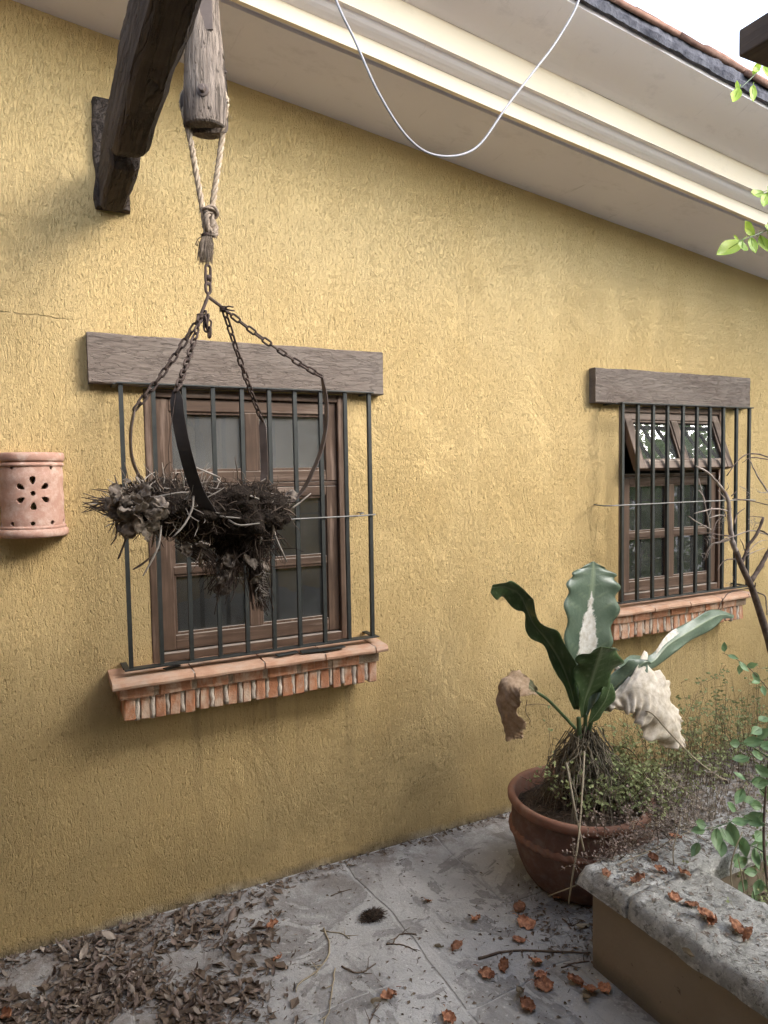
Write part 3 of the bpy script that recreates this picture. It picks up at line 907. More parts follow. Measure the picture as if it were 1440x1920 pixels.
# coping: rough slabs with a rounded, chipped nosing; built as displaced grids
def coping(x0, x1, y0, y1, name, nose):
    gg = G(); rows = []
    zt, zb = 0.326, 0.263
    dx = 0.0125
    NXc = max(2, int((x1 - x0) / dx)); NYc = max(2, int((y1 - y0) / dx))
    if NXc > 110: NXc = 110
    if NYc > 110: NYc = 110
    R_ = .045
    def prof(x, y):
        z = zt
        for dlt, on in ((x - x0, nose[0]), (y1 - y, nose[1])):
            if on and dlt < R_: z -= (R_ - math.sqrt(max(0, R_ * R_ - (R_ - dlt) ** 2))) * 0.8
        z += 0.010 * nz(x * 7, y * 7, 2.0) + 0.006 * nz(x * 21, y * 21, 4.0) + 0.005 * nz(x * 55, y * 55, 6.0)
        return z
    for i in range(NXc + 1):
        x = x0 + (x1 - x0) * i / NXc
        rows.append([sk((x + (0.012 * nz(3.1, y0 + (y1 - y0) * j / NYc * 1.0 * 9, 0) if i == 0 else 0), y0 + (y1 - y0) * j / NYc, prof(x, y0 + (y1 - y0) * j / NYc))) for j in range(NYc + 1)])
    gg.grid(rows)
    n0 = len(gg.v); m_ = NYc + 1
    def skirt(idx):
        s0 = len(gg.v)
        for q, k in enumerate(idx):
            p = gg.v[k]
            gg.v.append((p[0] + .006 * nz(p[0] * 30, p[1] * 30, 3), p[1] + .006 * nz(p[0] * 30, p[1] * 30, 8), zb + .004 * nz(p[0] * 20, p[1] * 20, 1)))
        for q in range(len(idx) - 1): gg.f.append((idx[q], idx[q + 1], s0 + q + 1, s0 + q))
        return list(range(s0, s0 + len(idx)))
    a = skirt([j for j in range(m_)])
    b = skirt([NXc * m_ + j for j in range(m_)])
    c = skirt([i * m_ for i in range(NXc + 1)])
    d = skirt([i * m_ + NYc for i in range(NXc + 1)])
    gg.f.append((a[0], b[0], b[-1], a[-1]))
    return gg.build(name, MAT['coping'], planter, True, fixn=True)
coping(1.462, 1.765, PY1, -1.090, 'coping', (True, False))
coping(1.462, 3.0, -1.088, -0.888, 'coping', (True, True))
coping(3.004, PX1, -1.088, -0.888, 'coping', (False, True))
gg = G(); rows = []
for i in range(60):
    rows.append([(1.60 + i * .05, -3.38 + j * .05, 0.13 + .05 * nz((1.6 + i * .05) * 4, (-3.38 + j * .05) * 4, 0) + .02 * nz(i, j, 3)) for j in range(48)])
gg.grid(rows).build('soil', MAT['soil'], planter, True)

# --- surroundings out of frame that shade and reflect: porch over the viewer, courtyard walls, garden trees
porch = empty('porch', (1.5, -4, 0), 'dark timber porch roof with a rafter end jutting in from the right', 'porch')
G().box((-1.3, -6.2, 2.56), (3.35, -1.90, 2.66)).build('roof_boards', MAT['porchroof'], porch)
G().box((-4.2, -6.2, 2.662), (3.35, -1.88, 2.70)).build('roof_screed', MAT['porchtop'], porch)  # added pale top, out of view, bouncing light onto the cornice
G().box((-4.2, -6.2, 2.56), (-1.302, -1.95, 2.66)).build('roof_boards', MAT['porchroof'], porch)
G().box((-4.2, -1.948, 2.57), (-0.55, -0.78, 2.66)).build('roof_boards', MAT['porchroof'], porch)  # unseen cover added to keep sky light off the left wall
for xr in (1.40, 2.55, 3.7, 4.85):
    G().box((xr - .05, -6.1, 2.40), (xr + .07, -1.50, 2.455)).build('rafter', MAT['porchwood'], porch, bevel=.004)
    G().box((xr - .05, -6.1, 2.456), (xr + .07, -1.80, 2.56)).build('rafter_packing', MAT['porchwood'], porch, bevel=.004)
for xr in (-1.2, 3.2):
    G().box((xr - .07, -2.05, 0), (xr + .07, -1.91, 2.56)).build('porch_post', MAT['porchwood'], porch, bevel=.01)
tag(G().box((-4.2, -6.6, -.05), (5.0, -6.3, 3.0)).build('courtyard_wall', MAT['farwall']), 'ochre courtyard wall facing the windows behind the viewer', 'wall')
tag(G().box((-4.5, -6.3, -.05), (-4.2, 0.2, 3.2)).build('side_wall', MAT['farwall']), 'ochre side wall closing the courtyard beyond the clay lamp', 'wall')

def crown_mesh(name, mat, center, rad, n, leaf, seed):
    q = np.random.RandomState(seed)
    V, F = [], []
    for k in range(n):
        d = q.normal(size=3); d /= np.linalg.norm(d)
        rr_ = q.uniform(0.25, 1.0) ** 0.5
        lump = 0.75 + 0.35 * nz(d[0] * 2.2 + seed, d[1] * 2.2, d[2] * 2.2)
        p = np.array(center) + d * rr_ * np.array(rad) * lump
        a = q.normal(size=3); a /= np.linalg.norm(a)
        b = np.cross(a, q.normal(size=3)); b /= np.linalg.norm(b)
        l = leaf * q.uniform(.7, 1.4); w_ = l * .45
        i = len(V)
        V += [tuple(p - a * l), tuple(p + b * w_), tuple(p + a * l), tuple(p - b * w_)]
        F.append((i, i + 1, i + 2, i + 3))
    g_ = G(); g_.v, g_.f = V, F
    return g_
GT = [((7.4, -3.2), 3.2, 2.1, 'bushy garden tree mirrored in the open window panes'), ((9.2, -5.9), 3.2, 2.2, 'tall garden tree farther back beyond the porch'),
      ((9.6, -1.6), 2.2, 1.6, 'leafy garden tree past the far end of the yellow wall'), ((7.0, -7.6), 2.4, 1.8, 'broad garden tree behind the courtyard wall corner')]
for k, ((tx, ty), tz, tr, lb) in enumerate(GT):
    t_ = empty('garden_tree', (tx, ty, 0), lb, 'tree', 'garden trees beyond the porch')
    trunk = G().tube([(tx, ty, -.05), (tx + .05, ty, .7), (tx, ty + .08, tz)], [.12, .09, .05], 8)
    for a in range(5):
        an = a * 1.3 + k
        trunk.tube([(tx, ty + .03, .8 + .2 * a), (tx + .5 * math.cos(an), ty + .5 * math.sin(an), 1.4 + .25 * a), (tx + .9 * math.cos(an), ty + .9 * math.sin(an), 2.0 + .25 * a)], [.05, .035, .015], 6)
    trunk.build('trunk', MAT['bark'], t_, True)
    crown_mesh('crown', None, (tx, ty, tz), (tr, tr, tr * 1.15), 4600, .085, 3 + k).build('crown', MAT['garden'], t_)
hd = empty('hedge', (6.6, -4.5, 0), 'clipped green hedge along the garden edge', 'hedge')
gg = G()
q = np.random.RandomState(9)
for k in range(9):
    c = crown_mesh('', None, (5.9 + .1 * (k % 2), -1.2 - .62 * k, .85), (.45, .5, .98), 1100, .05, 30 + k)
    gg.add(c.v, c.f)
gg.build('foliage', MAT['garden'], hd)

# ================================================================== OBJECTS
# --- clay wall lamp: pierced half cylinder
lamp = empty('wall_lamp', (0, 0, 1.365), 'pierced terracotta half-round wall lamp with a flower of holes, left edge', 'wall lamp')
def half_shell(prof_r, z0, z1, nu, nv, holes=None, name='shade', thick=0.009):
    bm = bmesh.new()
    grid = []
    for j in range(nv + 1):
        z = z0 + (z1 - z0) * j / nv
        row = []
        for i in range(nu + 1):
            th = -PI / 2 + PI * i / nu
            r = prof_r(z)
            row.append(bm.verts.new((math.sin(th) * r, -math.cos(th) * r * 1.02 - .001, z)))
        grid.append(row)
    for j in range(nv):
        for i in range(nu):
            th = -PI / 2 + PI * (i + .5) / nu; z = z0 + (z1 - z0) * (j + .5) / nv
            if holes and holes(th * 0.09, z): continue
            bm.faces.new((grid[j][i], grid[j][i + 1], grid[j + 1][i + 1], grid[j + 1][i]))
    me = bpy.data.meshes.new(name); bm.to_mesh(me); bm.free()
    me.materials.append(MAT['sconce'])
    me.polygons.foreach_set('use_smooth', [True] * len(me.polygons))
    o = bpy.data.objects.new(name, me); COL.objects.link(o); attach(o, lamp)
    md = o.modifiers.new('solid', 'SOLIDIFY'); md.thickness = thick; md.offset = -1
    return o
def holes(u, z):
    zc, uc = 1.503, 0.002
    du, dz = u - uc, z - zc
    if du * du + dz * dz < .0072 ** 2: return True
    for k in range(6):
        a = k * PI / 3 + PI / 2
        cu, cz = math.cos(a) * .040, math.sin(a) * .040
        x_, y_ = du - cu, dz - cz
        al, ac = x_ * math.cos(a) + y_ * math.sin(a), -x_ * math.sin(a) + y_ * math.cos(a)
        if (al / .0125) ** 2 + (ac / (.0080 + .25 * al)) ** 2 < 1: return True
    for uu in (-.115, -.058, .002, .060, .112):
        if (u - uu) ** 2 + (z - 1.582) ** 2 < .0058 ** 2 and uu != .002: return True
        if (u - uu + .004) ** 2 + (z - 1.409) ** 2 < .0068 ** 2: return True
    return False
half_shell(lambda z: .0915 + .001 * math.sin(z * 90), 1.372, 1.625, 200, 150, holes, 'shade', .010)
def bead(zc, h, out):
    return lambda z: .0915 + out * max(0, 1 - ((z - zc) / (h / 2)) ** 2) ** .5
half_shell(bead(1.616, .030, .0065), 1.602, 1.630, 60, 10, None, 'top_bead', .012)
half_shell(bead(1.592, .012, .004), 1.586, 1.599, 60, 6, None, 'top_groove_bead', .010)
half_shell(bead(1.377, .030, .0105), 1.3635, 1.391, 60, 10, None, 'bottom_bead', .014)
half_shell(bead(1.395, .012, .0045), 1.389, 1.401, 60, 6, None, 'bottom_groove_bead', .010)

for zc_ in (1.604, 1.388):  # hidden plates added to block light and keep the pierced holes dark
    G().prism([(math.sin(a) * .0805, -math.cos(a) * .0805 - .001, zc_) for a in np.linspace(-PI / 2, PI / 2, 25)], (0, 0, 0), (0, 0, .006)).build('light_block_plate', MAT['sconce'], lamp)
# --- dark hewn beam coming out of the wall overhead
beam = empty('timber_beam', (0.27, -0.6, 2.4), 'dark hewn timber beam with a notched end jutting from the wall', 'beam')
gg = G(); rows = []
NB = 120
for k in range(NB + 1):
    y = -0.03 - 2.3 * (k / NB) ** 1.25
    x0, x1 = 0.226, 0.312
    zb, zt = 2.402, 2.565
    t_ = -y
    # carved lobe: notch across the underside about 0.42 m from the wall, rounded nose by the wall
    zb += 0.030 * math.exp(-((t_ - .435) / .016) ** 2) + 0.012 * math.exp(-((t_ - .47) / .03) ** 2)
    zb += .035 * max(0, (.11 - t_) / .11) ** 2
    if t_ > .45: x1 += 0.004
    x1 -= .020 * math.exp(-((t_ - .44) / .020) ** 2)
    x0 += 0.010 * max(0, (.35 - t_) / .35)
    ro = []
    per = [(x0, zt), (x0, zt - .05), (x0, zb + .06), (x0, zb + .014), (x0 + .012, zb + .002), ((x0 * 2 + x1) / 3, zb), ((x0 + x1 * 2) / 3, zb), (x1 - .016, zb + .001), (x1 - .003, zb + .014), (x1, zb + .05), (x1, zt - .04), (x1, zt)]
    for (x, z) in per:
        ro.append((x + .006 * nz(x * 12, y * 6, z * 12) + .0025 * nz(x * 30, y * 26, z * 30), y, z + .006 * nz(x * 14, y * 7, z * 9 + 4) + .0025 * nz(x * 30, y * 30, z * 30 + 7)))
    rows.append(ro)
gg.grid([r + [r[0]] for r in rows])
n = 13
gg.f.append(tuple(range(12)))
gg.f.append(tuple(NB * n + i for i in reversed(range(12))))
gg.build('beam', MAT['beam'], beam, False, fixn=True)
gg = G(); rows = []
for k in range(25):
    z = 2.425 + .345 * k / 24
    e_ = .010 * nz(z * 14, 1, 1)
    rows.append([(0.222 + e_, -.001, z), (0.224 + e_, -.030, z), (0.232 + e_, -.036, z), (0.318 + e_, -.036, z), (0.328, -.028, z), (0.330, -.001, z)])
gg.grid(rows); gg.f.append(tuple(range(6))); gg.f.append(tuple(24 * 6 + i for i in reversed(range(6))))
gg.build('wall_plate', MAT['beam'], beam, fixn=True, bevel=.002)

# --- hanging log with a pulley wheel in its slotted foot
YP = -0.62
PC = Vector((0.443, YP, 2.447))
post = empty('pulley_post', PC, 'grey weathered log hanging from the eave with an iron pulley in its foot', 'post')
ex = Vector((.90, -.436, 0)).normalized()       # across the slot
ea = Vector((-.436, -.90, 0)).normalized()      # axle, towards the viewer
def log_ring(z, rad, n=28, cut=None, side=1):
    P = []
    for k in range(n):
        an = 2 * PI * k / n
        rr_ = rad * (1 + .045 * nz(math.cos(an) * 1.6, math.sin(an) * 1.6, z * 5) + .03 * nz(math.cos(an) * 7, math.sin(an) * 7, z * 2.2))
        a, b = math.cos(an) * rr_, math.sin(an) * rr_
        if cut is not None:
            b = max(b, cut) if side > 0 else min(b, -cut)
        sw = ex * (.006 * math.sin((z - 2.4) * 9)) 
        P.append(PC + sw + ex * a + ea * b + Vector((0, 0, z - PC.z)))
    return P
def loft(levels, cut=None, side=1):
    gg = G(); n = 28
    V = []
    for (z, rad) in levels: V += log_ring(z, rad, n, cut, side)
    F = [(i*n + k, i*n + (k+1) % n, (i+1)*n + (k+1) % n, (i+1)*n + k) for i in range(len(levels) - 1) for k in range(n)]
    F += [tuple(reversed(range(n))), tuple((len(levels) - 1) * n + k for k in range(n))]
    return gg.add(V, F)
lv = [(z, .0555 if z < 2.54 else max(.047, .0555 - (z - 2.54) * .05)) for z in np.linspace(2.452, 2.64, 16)]
lv[0] = (2.452, .051); lv.insert(1, (2.456, .0545))
loft(lv, .012, 1).build('cheek', MAT['post'], post, False, fixn=True)
loft(lv, .012, -1).build('cheek', MAT['post'], post, False, fixn=True)
lv = [(z, max(.046, .0555 - (z - 2.54) * .05)) for z in np.linspace(2.6401, 3.16, 34)]
loft(lv).build('log', MAT['post'], post, False, fixn=True)
# wheel
gg = G(); rows = []
n = 40
for (b, r) in ((-.010, .012), (-.010, .060), (-.006, .061), (-.003, .052), (.003, .052), (.006, .061), (.010, .060), (.010, .012)):
    rows.append([PC + Vector((0, 0, .072)) + ex * (r * math.cos(2 * PI * k / n)) + Vector((0, 0, r * math.sin(2 * PI * k / n))) + ea * b for k in range(n + 1)])
gg.grid(rows).build('pulley_wheel', MAT['strap'], post, True, fixn=True)
def disc(c, axis, r, h, n=20):
    a = Vector(axis).normalized()
    g_ = G().tube([c, c + a * h * .8, c + a * h], [r, r, r * .8], n)
    return g_
bc = PC + Vector((0, 0, .078)) + ea * .052 + ex * .010
disc(bc, ea, .0155, .006).build('washer', MAT['strap_warm'], post)
disc(bc + ea * .005, ea, .0085, .012, 6).build('bolt', MAT['strap_warm'], post)
sp_ = G().box((-.016, -.0025, 0), (.016, .0025, .13)).build('strap_plate', MAT['strap_warm'], post, bevel=.001)
sp_.matrix_basis = Matrix.Translation(PC + ea * .043 + ex * .022 + Vector((0, 0, .232))) @ Matrix((ex, ea, Vector((0, 0, 1)))).transposed().to_4x4()
G().tube([PC + ex * .050 + Vector((0, 0, .155)), PC + ex * .062 + Vector((0, 0, .150))], [.004, .003], 6).build('nail', MAT['strap_warm'], post)

# --- rope over the wheel
rope = empty('rope', (0.437, YP, 2.02), 'twisted sisal rope looped over the pulley, knotted and frayed at its end', 'rope')
def twisted(pts, r=.0042, off=.0044, pitch=.022, name='rope_run', mat='rope'):
    P = spline([tuple(p) for p in pts], 70)
    L = 0; gg = G()
    acc = [0]
    for a, b in zip(P[:-1], P[1:]): L += np.linalg.norm(b - a); acc.append(L)
    t0 = Vector(P[1] - P[0]).normalized(); a = t0.orthogonal().normalized()
    Q = [[], [], []]
    for i, p in enumerate(P):
        t = Vector(P[min(i + 1, 69)] - P[max(i - 1, 0)]).normalized()
        a = (a - t * a.dot(t)).normalized(); b = t.cross(a)
        for s_ in range(3):
            ph = 2 * PI * (acc[i] / pitch / 1.0 / 3 + s_ / 3)
            Q[s_].append(Vector(p) + (a * math.cos(ph) + b * math.sin(ph)) * off)
    for s_ in range(3): gg.tube(Q[s_], r, 6)
    # stray fibres
    fq = random.Random(len(P) + int(L * 1000))
    for k in range(60):
        i = fq.randrange(3, 66); p = Vector(P[i]); d = Vector((fq.uniform(-1, 1), fq.uniform(-1, 1), fq.uniform(-.6, .6))).normalized()
        gg.tube([p + d * .006, p + d * .012 + Vector((0, 0, -.004)), p + d * fq.uniform(.014, .020) + Vector((0, 0, -.009))], .0004, 3, False)
    return gg.build(name, MAT[mat], rope, True)
wc = PC + Vector((0, 0, .072))
arc = [wc + ex * (.058 * math.cos(a)) + Vector((0, 0, .058 * math.sin(a))) for a in np.linspace(0, PI, 9)]
R1 = [arc[-1]] + [at(357, 262, YP), at(368, 325, YP), at(377, 375, YP), at(385, 425, YP), at(388, 450, YP)]
R2 = [arc[0]] + [at(417, 255, YP), at(408, 320, YP), at(399, 380, YP), at(396, 400, YP)]
twisted(R1); twisted(R2)
twisted(arc)
# bowline-like knot
K = [at(396, 398, YP), at(388, 405, YP - .012), at(390, 428, YP - .012), at(402, 440, YP), at(404, 425, YP + .012), at(393, 408, YP + .012), at(384, 400, YP), at(386, 392, YP - .012), at(400, 390, YP - .012), at(406, 400, YP), at(398, 408, YP + .012), at(388, 400, YP + .008)]
twisted(K, .0042, .0040, .020, 'knot', 'knot')
K2 = [at(396, 402, YP), at(398, 420, YP - .004), at(392, 436, YP), at(402, 440, YP - .008), at(400, 428, YP + .006)]
twisted(K2, .0046, .0040, .020, 'knot_tail', 'knot')
fq = random.Random(2)
gg = G()
c0 = at(388, 440, YP); c1 = at(385, 492, YP)
for k in range(330):
    a = fq.uniform(0, 2 * PI); r0 = .010 * math.sqrt(fq.random()); r1 = .021 * math.sqrt(fq.random())
    d = Vector((math.cos(a), math.sin(a), 0)); e = Vector((math.cos(a + fq.uniform(-.5, .5)), math.sin(a + fq.uniform(-.5, .5)), 0))
    t1 = fq.uniform(.7, 1.08)
    gg.tube([c0 + d * r0, c0.lerp(c1, .35) + e * (r0 + .008), c0.lerp(c1, t1) + e * r1], [.0009, .0008, .0004], 3, False)
tag(gg.build('frayed_end', MAT['knot'], rope, True), kind='stuff')
gg = G()
for z_ in (0, 1, 2):
    c = c0.lerp(c1, .06 + .03 * z_)
    gg.tube([c + Vector((.0135 * math.cos(a), .0135 * math.sin(a), .001 * a)) for a in np.linspace(0, 2 * PI, 15)], .0013, 5)
gg.tube([c0.lerp(c1, .1) + Vector((-.013, 0, 0)), at(373, 446, YP), at(369, 452, YP), at(367, 459, YP), at(370, 461, YP), at(372, 452, YP)], .0011, 5)
gg.build('wire_binding', MAT['rust'], rope, True)

# --- hanging basket: chains and four curved straps
basket = empty('hanging_basket', at(400, 1000, YP), 'rusty iron hanging basket of four curved straps on chains', 'basket')
def link_mesh(L, Wd, r, name='chain_link'):
    pts = []
    hl, hw = L / 2 - Wd / 2, Wd / 2 - r
    for k in range(9): a = PI * k / 8; pts.append(Vector((hw * math.cos(a), 0, hl + hw * math.sin(a))))
    for k in range(9): a = PI + PI * k / 8; pts.append(Vector((hw * math.cos(a), 0, -hl + hw * math.sin(a))))
    n = 6; m_ = len(pts); V = []; F = []
    for i, p in enumerate(pts):
        t = (pts[(i + 1) % m_] - pts[i - 1]).normalized(); b = Vector((0, 1, 0)); a = t.cross(b)
        for k in range(n): V.append(p + (a * math.cos(2 * PI * k / n) + b * math.sin(2 * PI * k / n)) * r)
    for i in range(m_):
        for k in range(n): F.append((i*n + k, i*n + (k+1) % n, ((i+1) % m_)*n + (k+1) % n, ((i+1) % m_)*n + k))
    return G().add(V, F).mesh(name, MAT['rust'], True)
LK = link_mesh(.034, .0185, .0030)
def chain(A, B, sag=.012, pitch=.0245, seed=0, flip=0):
    A, B = Vector(A), Vector(B); L = (B - A).length
    n_ = max(2, round(L / pitch)); q_ = random.Random(seed)
    f = lambda t: A.lerp(B, t) + Vector((0, 0, -4 * sag * t * (1 - t)))
    for i in range(n_):
        t = (i + .5) / n_
        d = f(min(1, t + .02)) - f(max(0, t - .02))
        m_ = frame_from_dir(d, (PI / 2 if (i + flip) % 2 else 0) + .6 + q_.uniform(-.25, .25))
        inst(LK, 'chain_link', basket, f(t), m_)
H0 = at(390, 556, YP)
big = link_mesh(.058, .0235, .0038)
inst(big, 'long_link', basket, at(390, 515, YP), frame_from_dir((0.02, 0, 1), .42))
disc(at(390, 521, YP) + Vector((0, 0, -.006)), (0, 0, 1), .0085, .013, 8).build('swivel_nut', MAT['rust'], basket, True)
dl = link_mesh(.036, .0235, .0042)
inst(dl, 'shackle', basket, at(390, 540, YP), frame_from_dir((0, 0, 1), .42))
HL, HR = at(376, 592, YP - .01), at(419, 578, YP + .01)
for hh in (HL, HR):
    G().tube([H0 + Vector((0, 0, .010)), H0, hh, hh + Vector((0, 0, -.006))], .0045, 7).build('hook_bar', MAT['rust'], basket, True)
    gg = G()
    for z_ in range(3):
        gg.tube([hh + Vector((.009 * math.cos(a), .009 * math.sin(a), .004 * z_ - .008 + .0006 * a)) for a in np.linspace(0, 2 * PI, 13)], .0022, 5)
    gg.build('wire_wrap', MAT['rust'], basket, True)
for (dx, dy) in ((438, 576), (440, 583), (433, 588)):
    G().tube([HR, at((419 + dx) / 2, dy - 2, YP - .012), at(dx, dy, YP - .015)], .0020, 5).build('wire_end', MAT['rust'], basket, True)
TL, TF, TR, TB = at(252, 768, -.66), at(330, 733, -.86), at(604, 706, -.62), at(491, 788, -.40)
chain(HL, TL, .010, seed=1); chain(HL, TF, .012, seed=2, flip=1); chain(HR, TR, .010, seed=3); chain(HR, TB, .012, seed=4, flip=1)
for k, (px_, py_) in enumerate(((382, 592), (388, 599), (392, 610), (393, 623), (386, 612), (385, 603))):
    inst(LK, 'chain_link', basket, at(px_, py_, YP - .012 - .004 * (k % 2)), frame_from_dir((.35 - .1 * k, 0, 1), .5 + 1.3 * (k % 2)))
BC = Vector((.450, -.635, 1.365))
def strap(top, bul, mt, wd=.024, nm='strap', taper=1.0):
    P = spline([tuple(top), *[tuple(b) for b in bul], tuple(BC)], 40)
    gg = G(); rows = []
    c = Vector((.455, -.635, 1.5))
    for i, p in enumerate(P):
        p = Vector(p)
        t = Vector(P[min(i + 1, 39)] - P[max(i - 1, 0)]).normalized()
        rad = (p - c); rad.z *= .4; rad = (rad - t * rad.dot(t)).normalized()
        s_ = t.cross(rad)
        w_ = wd / 2 * (1 if i > 2 else .55 + .15 * i)
        rows.append([p + s_ * w_ + rad * .0013, p - s_ * w_ + rad * .0013, p - s_ * w_ - rad * .0013, p + s_ * w_ - rad * .0013, p + s_ * w_ + rad * .0013])
    gg.grid(rows)
    gg.f.append((0, 1, 2, 3)); gg.f.append(tuple(39 * 5 + k for k in (3, 2, 1, 0)))
    return gg.build(nm, MAT[mt], basket, fixn=True)
strap(TL, [at(245, 810, -.66), at(248, 860, -.66), at(268, 905, -.66), at(310, 965, -.65)], 'strap_warm')
strap(TF, [at(334, 780, -.87), at(348, 850, -.87), at(370, 920, -.84), at(398, 970, -.78)], 'strap', .030)
strap(TR, [at(612, 760, -.62), at(609, 815, -.62), at(590, 875, -.62), at(548, 940, -.62)], 'strap_warm')
strap(TB, [at(494, 830, -.40), at(495, 900, -.40), at(480, 960, -.45)], 'strap_warm')
G().tube([TF, at(322, 790, -.88), at(316, 840, -.88), at(318, 900, -.88), at(322, 965, -.87)], .0008, 4).build('loose_wire', MAT['rust'], basket, True)

# --- the dead root mass sitting in the basket
nest = empty('root_mass', BC, 'dark matted clump of dead roots, twigs and leaves in the hanging basket', 'dead plant')
NC = Vector((.385, -.64, 1.475))
def blob(c, r, seed, amp=.3, sub=4):
    bm = bmesh.new(); bmesh.ops.create_icosphere(bm, subdivisions=sub, radius=1)
    V = []
    for v in bm.verts:
        d = v.co.normalized()
        k = 1 + amp * nz(d.x * 1.7 + seed, d.y * 1.7, d.z * 1.7) + amp * .7 * nz(d.x * 5 + seed, d.y * 5, d.z * 5) + amp * .45 * nz(d.x * 13, d.y * 13, d.z * 13 + seed)
        V.append((c[0] + d.x * r[0] * k, c[1] + d.y * r[1] * k, c[2] + d.z * r[2] * k))
    bm.verts.index_update()
    F = [tuple(v.index for v in f.verts) for f in bm.faces]
    bm.free()
    return V, F
gg = G()
for (c, r, s_) in (((.300, -.66, 1.475), (.115, .15, .060), 1), ((.43, -.64, 1.45), (.150, .17, .075), 2), ((.545, -.63, 1.455), (.085, .13, .065), 3), ((.50, -.66, 1.40), (.07, .08, .075), 4)):
    gg.add(*blob(c, r, s_))
gg.build('root_core', MAT['dark_root'], nest, True)
q = np.random.RandomState(4)
BL = [((.300, -.66, 1.475), (.125, .16, .065)), ((.43, -.64, 1.45), (.155, .17, .080)), ((.545, -.63, 1.455), (.09, .13, .07)), ((.50, -.66, 1.40), (.08, .09, .085))]
def surf(left=None):
    c, r = BL[q.choice(4, p=[.3, .34, .2, .16]) if left is None else left]
    d = q.normal(size=3); d /= np.linalg.norm(d)
    return np.array(c) + d * np.array(r) * q.uniform(.85, 1.05), d
def twigs(n, lmin, lmax, r, curl, bias, left=None, drop=0.0):
    gg = G()
    for k in range(n):
        p, d = surf(left)
        t = d * bias + q.normal(size=3) * .8; t = t - d * max(0.0, float(np.dot(t, d))) * (.75 if bias < .3 else 0); t[2] -= drop * abs(q.normal()); t /= np.linalg.norm(t)
        L = q.uniform(lmin, lmax); P = [p]; seg = 4
        for s_ in range(seg):
            t = t + q.normal(size=3) * curl; t[2] -= drop * .25; t /= np.linalg.norm(t)
            P.append(P[-1] + t * L / seg)
        rr_ = r * q.uniform(.6, 1.4)
        gg.tube(P, [rr_, rr_, rr_ * .9, rr_ * .8, rr_ * .5], 4, False)
    return gg
tag(twigs(3000, .015, .045, .0010, .7, .12).build('fine_roots', MAT['twig_dark'], nest, True), kind='stuff')
tag(twigs(900, .02, .06, .0013, .45, .15).build('brown_twigs', MAT['twig_mid'], nest, True), kind='stuff')
tag(twigs(500, .04, .12, .0010, .4, .3, 3, 1.2).build('hanging_roots', MAT['twig_dark'], nest, True), kind='stuff')
tag(twigs(230, .03, .07, .0014, .18, .9, 0).build('pale_stubs', MAT['twig_pale'], nest, True), kind='stuff')
tag(twigs(150, .04, .10, .0022, .25, .2).build('broken_sticks', MAT['twig_mid'], nest, True), kind='stuff')
tag(twigs(70, .03, .08, .0020, .2, .25).build('bleached_sticks', MAT['twig_pale'], nest, True), kind='stuff')
# spiky stalks at the left end
gg = G()
for k in range(26):
    a = at(225 + q.uniform(-15, 15), 950 + q.uniform(-25, 25), -.72 + q.uniform(-.04, .04)); b = at(160 + q.uniform(-8, 40), 935 + q.uniform(-22, 35), -.74 + q.uniform(-.05, .05))
    gg.tube([a, a.lerp(b, .5) + Vector((0, 0, q.uniform(-.006, .006))), b], [.0020, .0017, .0009], 5)
for k in range(22):
    a = at(250 + q.uniform(-30, 130), 915 + q.uniform(-10, 15), -.70 + q.uniform(-.06, .06)); b = a + Vector((q.uniform(-.02, .012), q.uniform(-.02, .02), q.uniform(.025, .06)))
    gg.tube([a, b], [.0019, .0011], 5)
tag(gg.build('broken_stalks', MAT['twig_mid'], nest, True), kind='stuff')
# larger pale sticks one can pick out
ST = [[(283, 934, -.80), (330, 925, -.82), (354, 923, -.82)], [(363, 930, -.83), (360, 955, -.84), (345, 985, -.85), (323, 1008, -.85)], [(302, 985, -.82), (298, 1020, -.83), (285, 1050, -.83), (268, 1080, -.83)],
      [(428, 975, -.80), (450, 985, -.81), (487, 981, -.82)], [(498, 952, -.74), (510, 980, -.75), (518, 1010, -.75), (538, 1053, -.75)], [(450, 922, -.78), (470, 930, -.78), (486, 936, -.78)],
      [(503, 925, -.7), (520, 928, -.7), (532, 932, -.7)], [(545, 955, -.66), (565, 940, -.66), (583, 925, -.66)], [(365, 876, -.72), (390, 886, -.72), (412, 895, -.72)], [(240, 1000, -.76), (225, 1040, -.77), (221, 1048, -.77)],
      [(300, 1030, -.76), (270, 1055, -.77), (249, 1068, -.77)], [(255, 895, -.74), (280, 930, -.78), (296, 950, -.8)], [(425, 1083, -.72), (445, 1084, -.72), (457, 1084, -.72)], [(230, 962, -.78), (250, 952, -.80), (272, 947, -.80)]]
for k, P in enumerate(ST):
    P = spline([tuple(at(*p)) for p in P], 9)
    G().tube(P, [.0026] * 7 + [.0021, .0014], 6).build('stick', MAT['twig_mid' if k in (9, 10) else 'twig_pale'], nest, True)

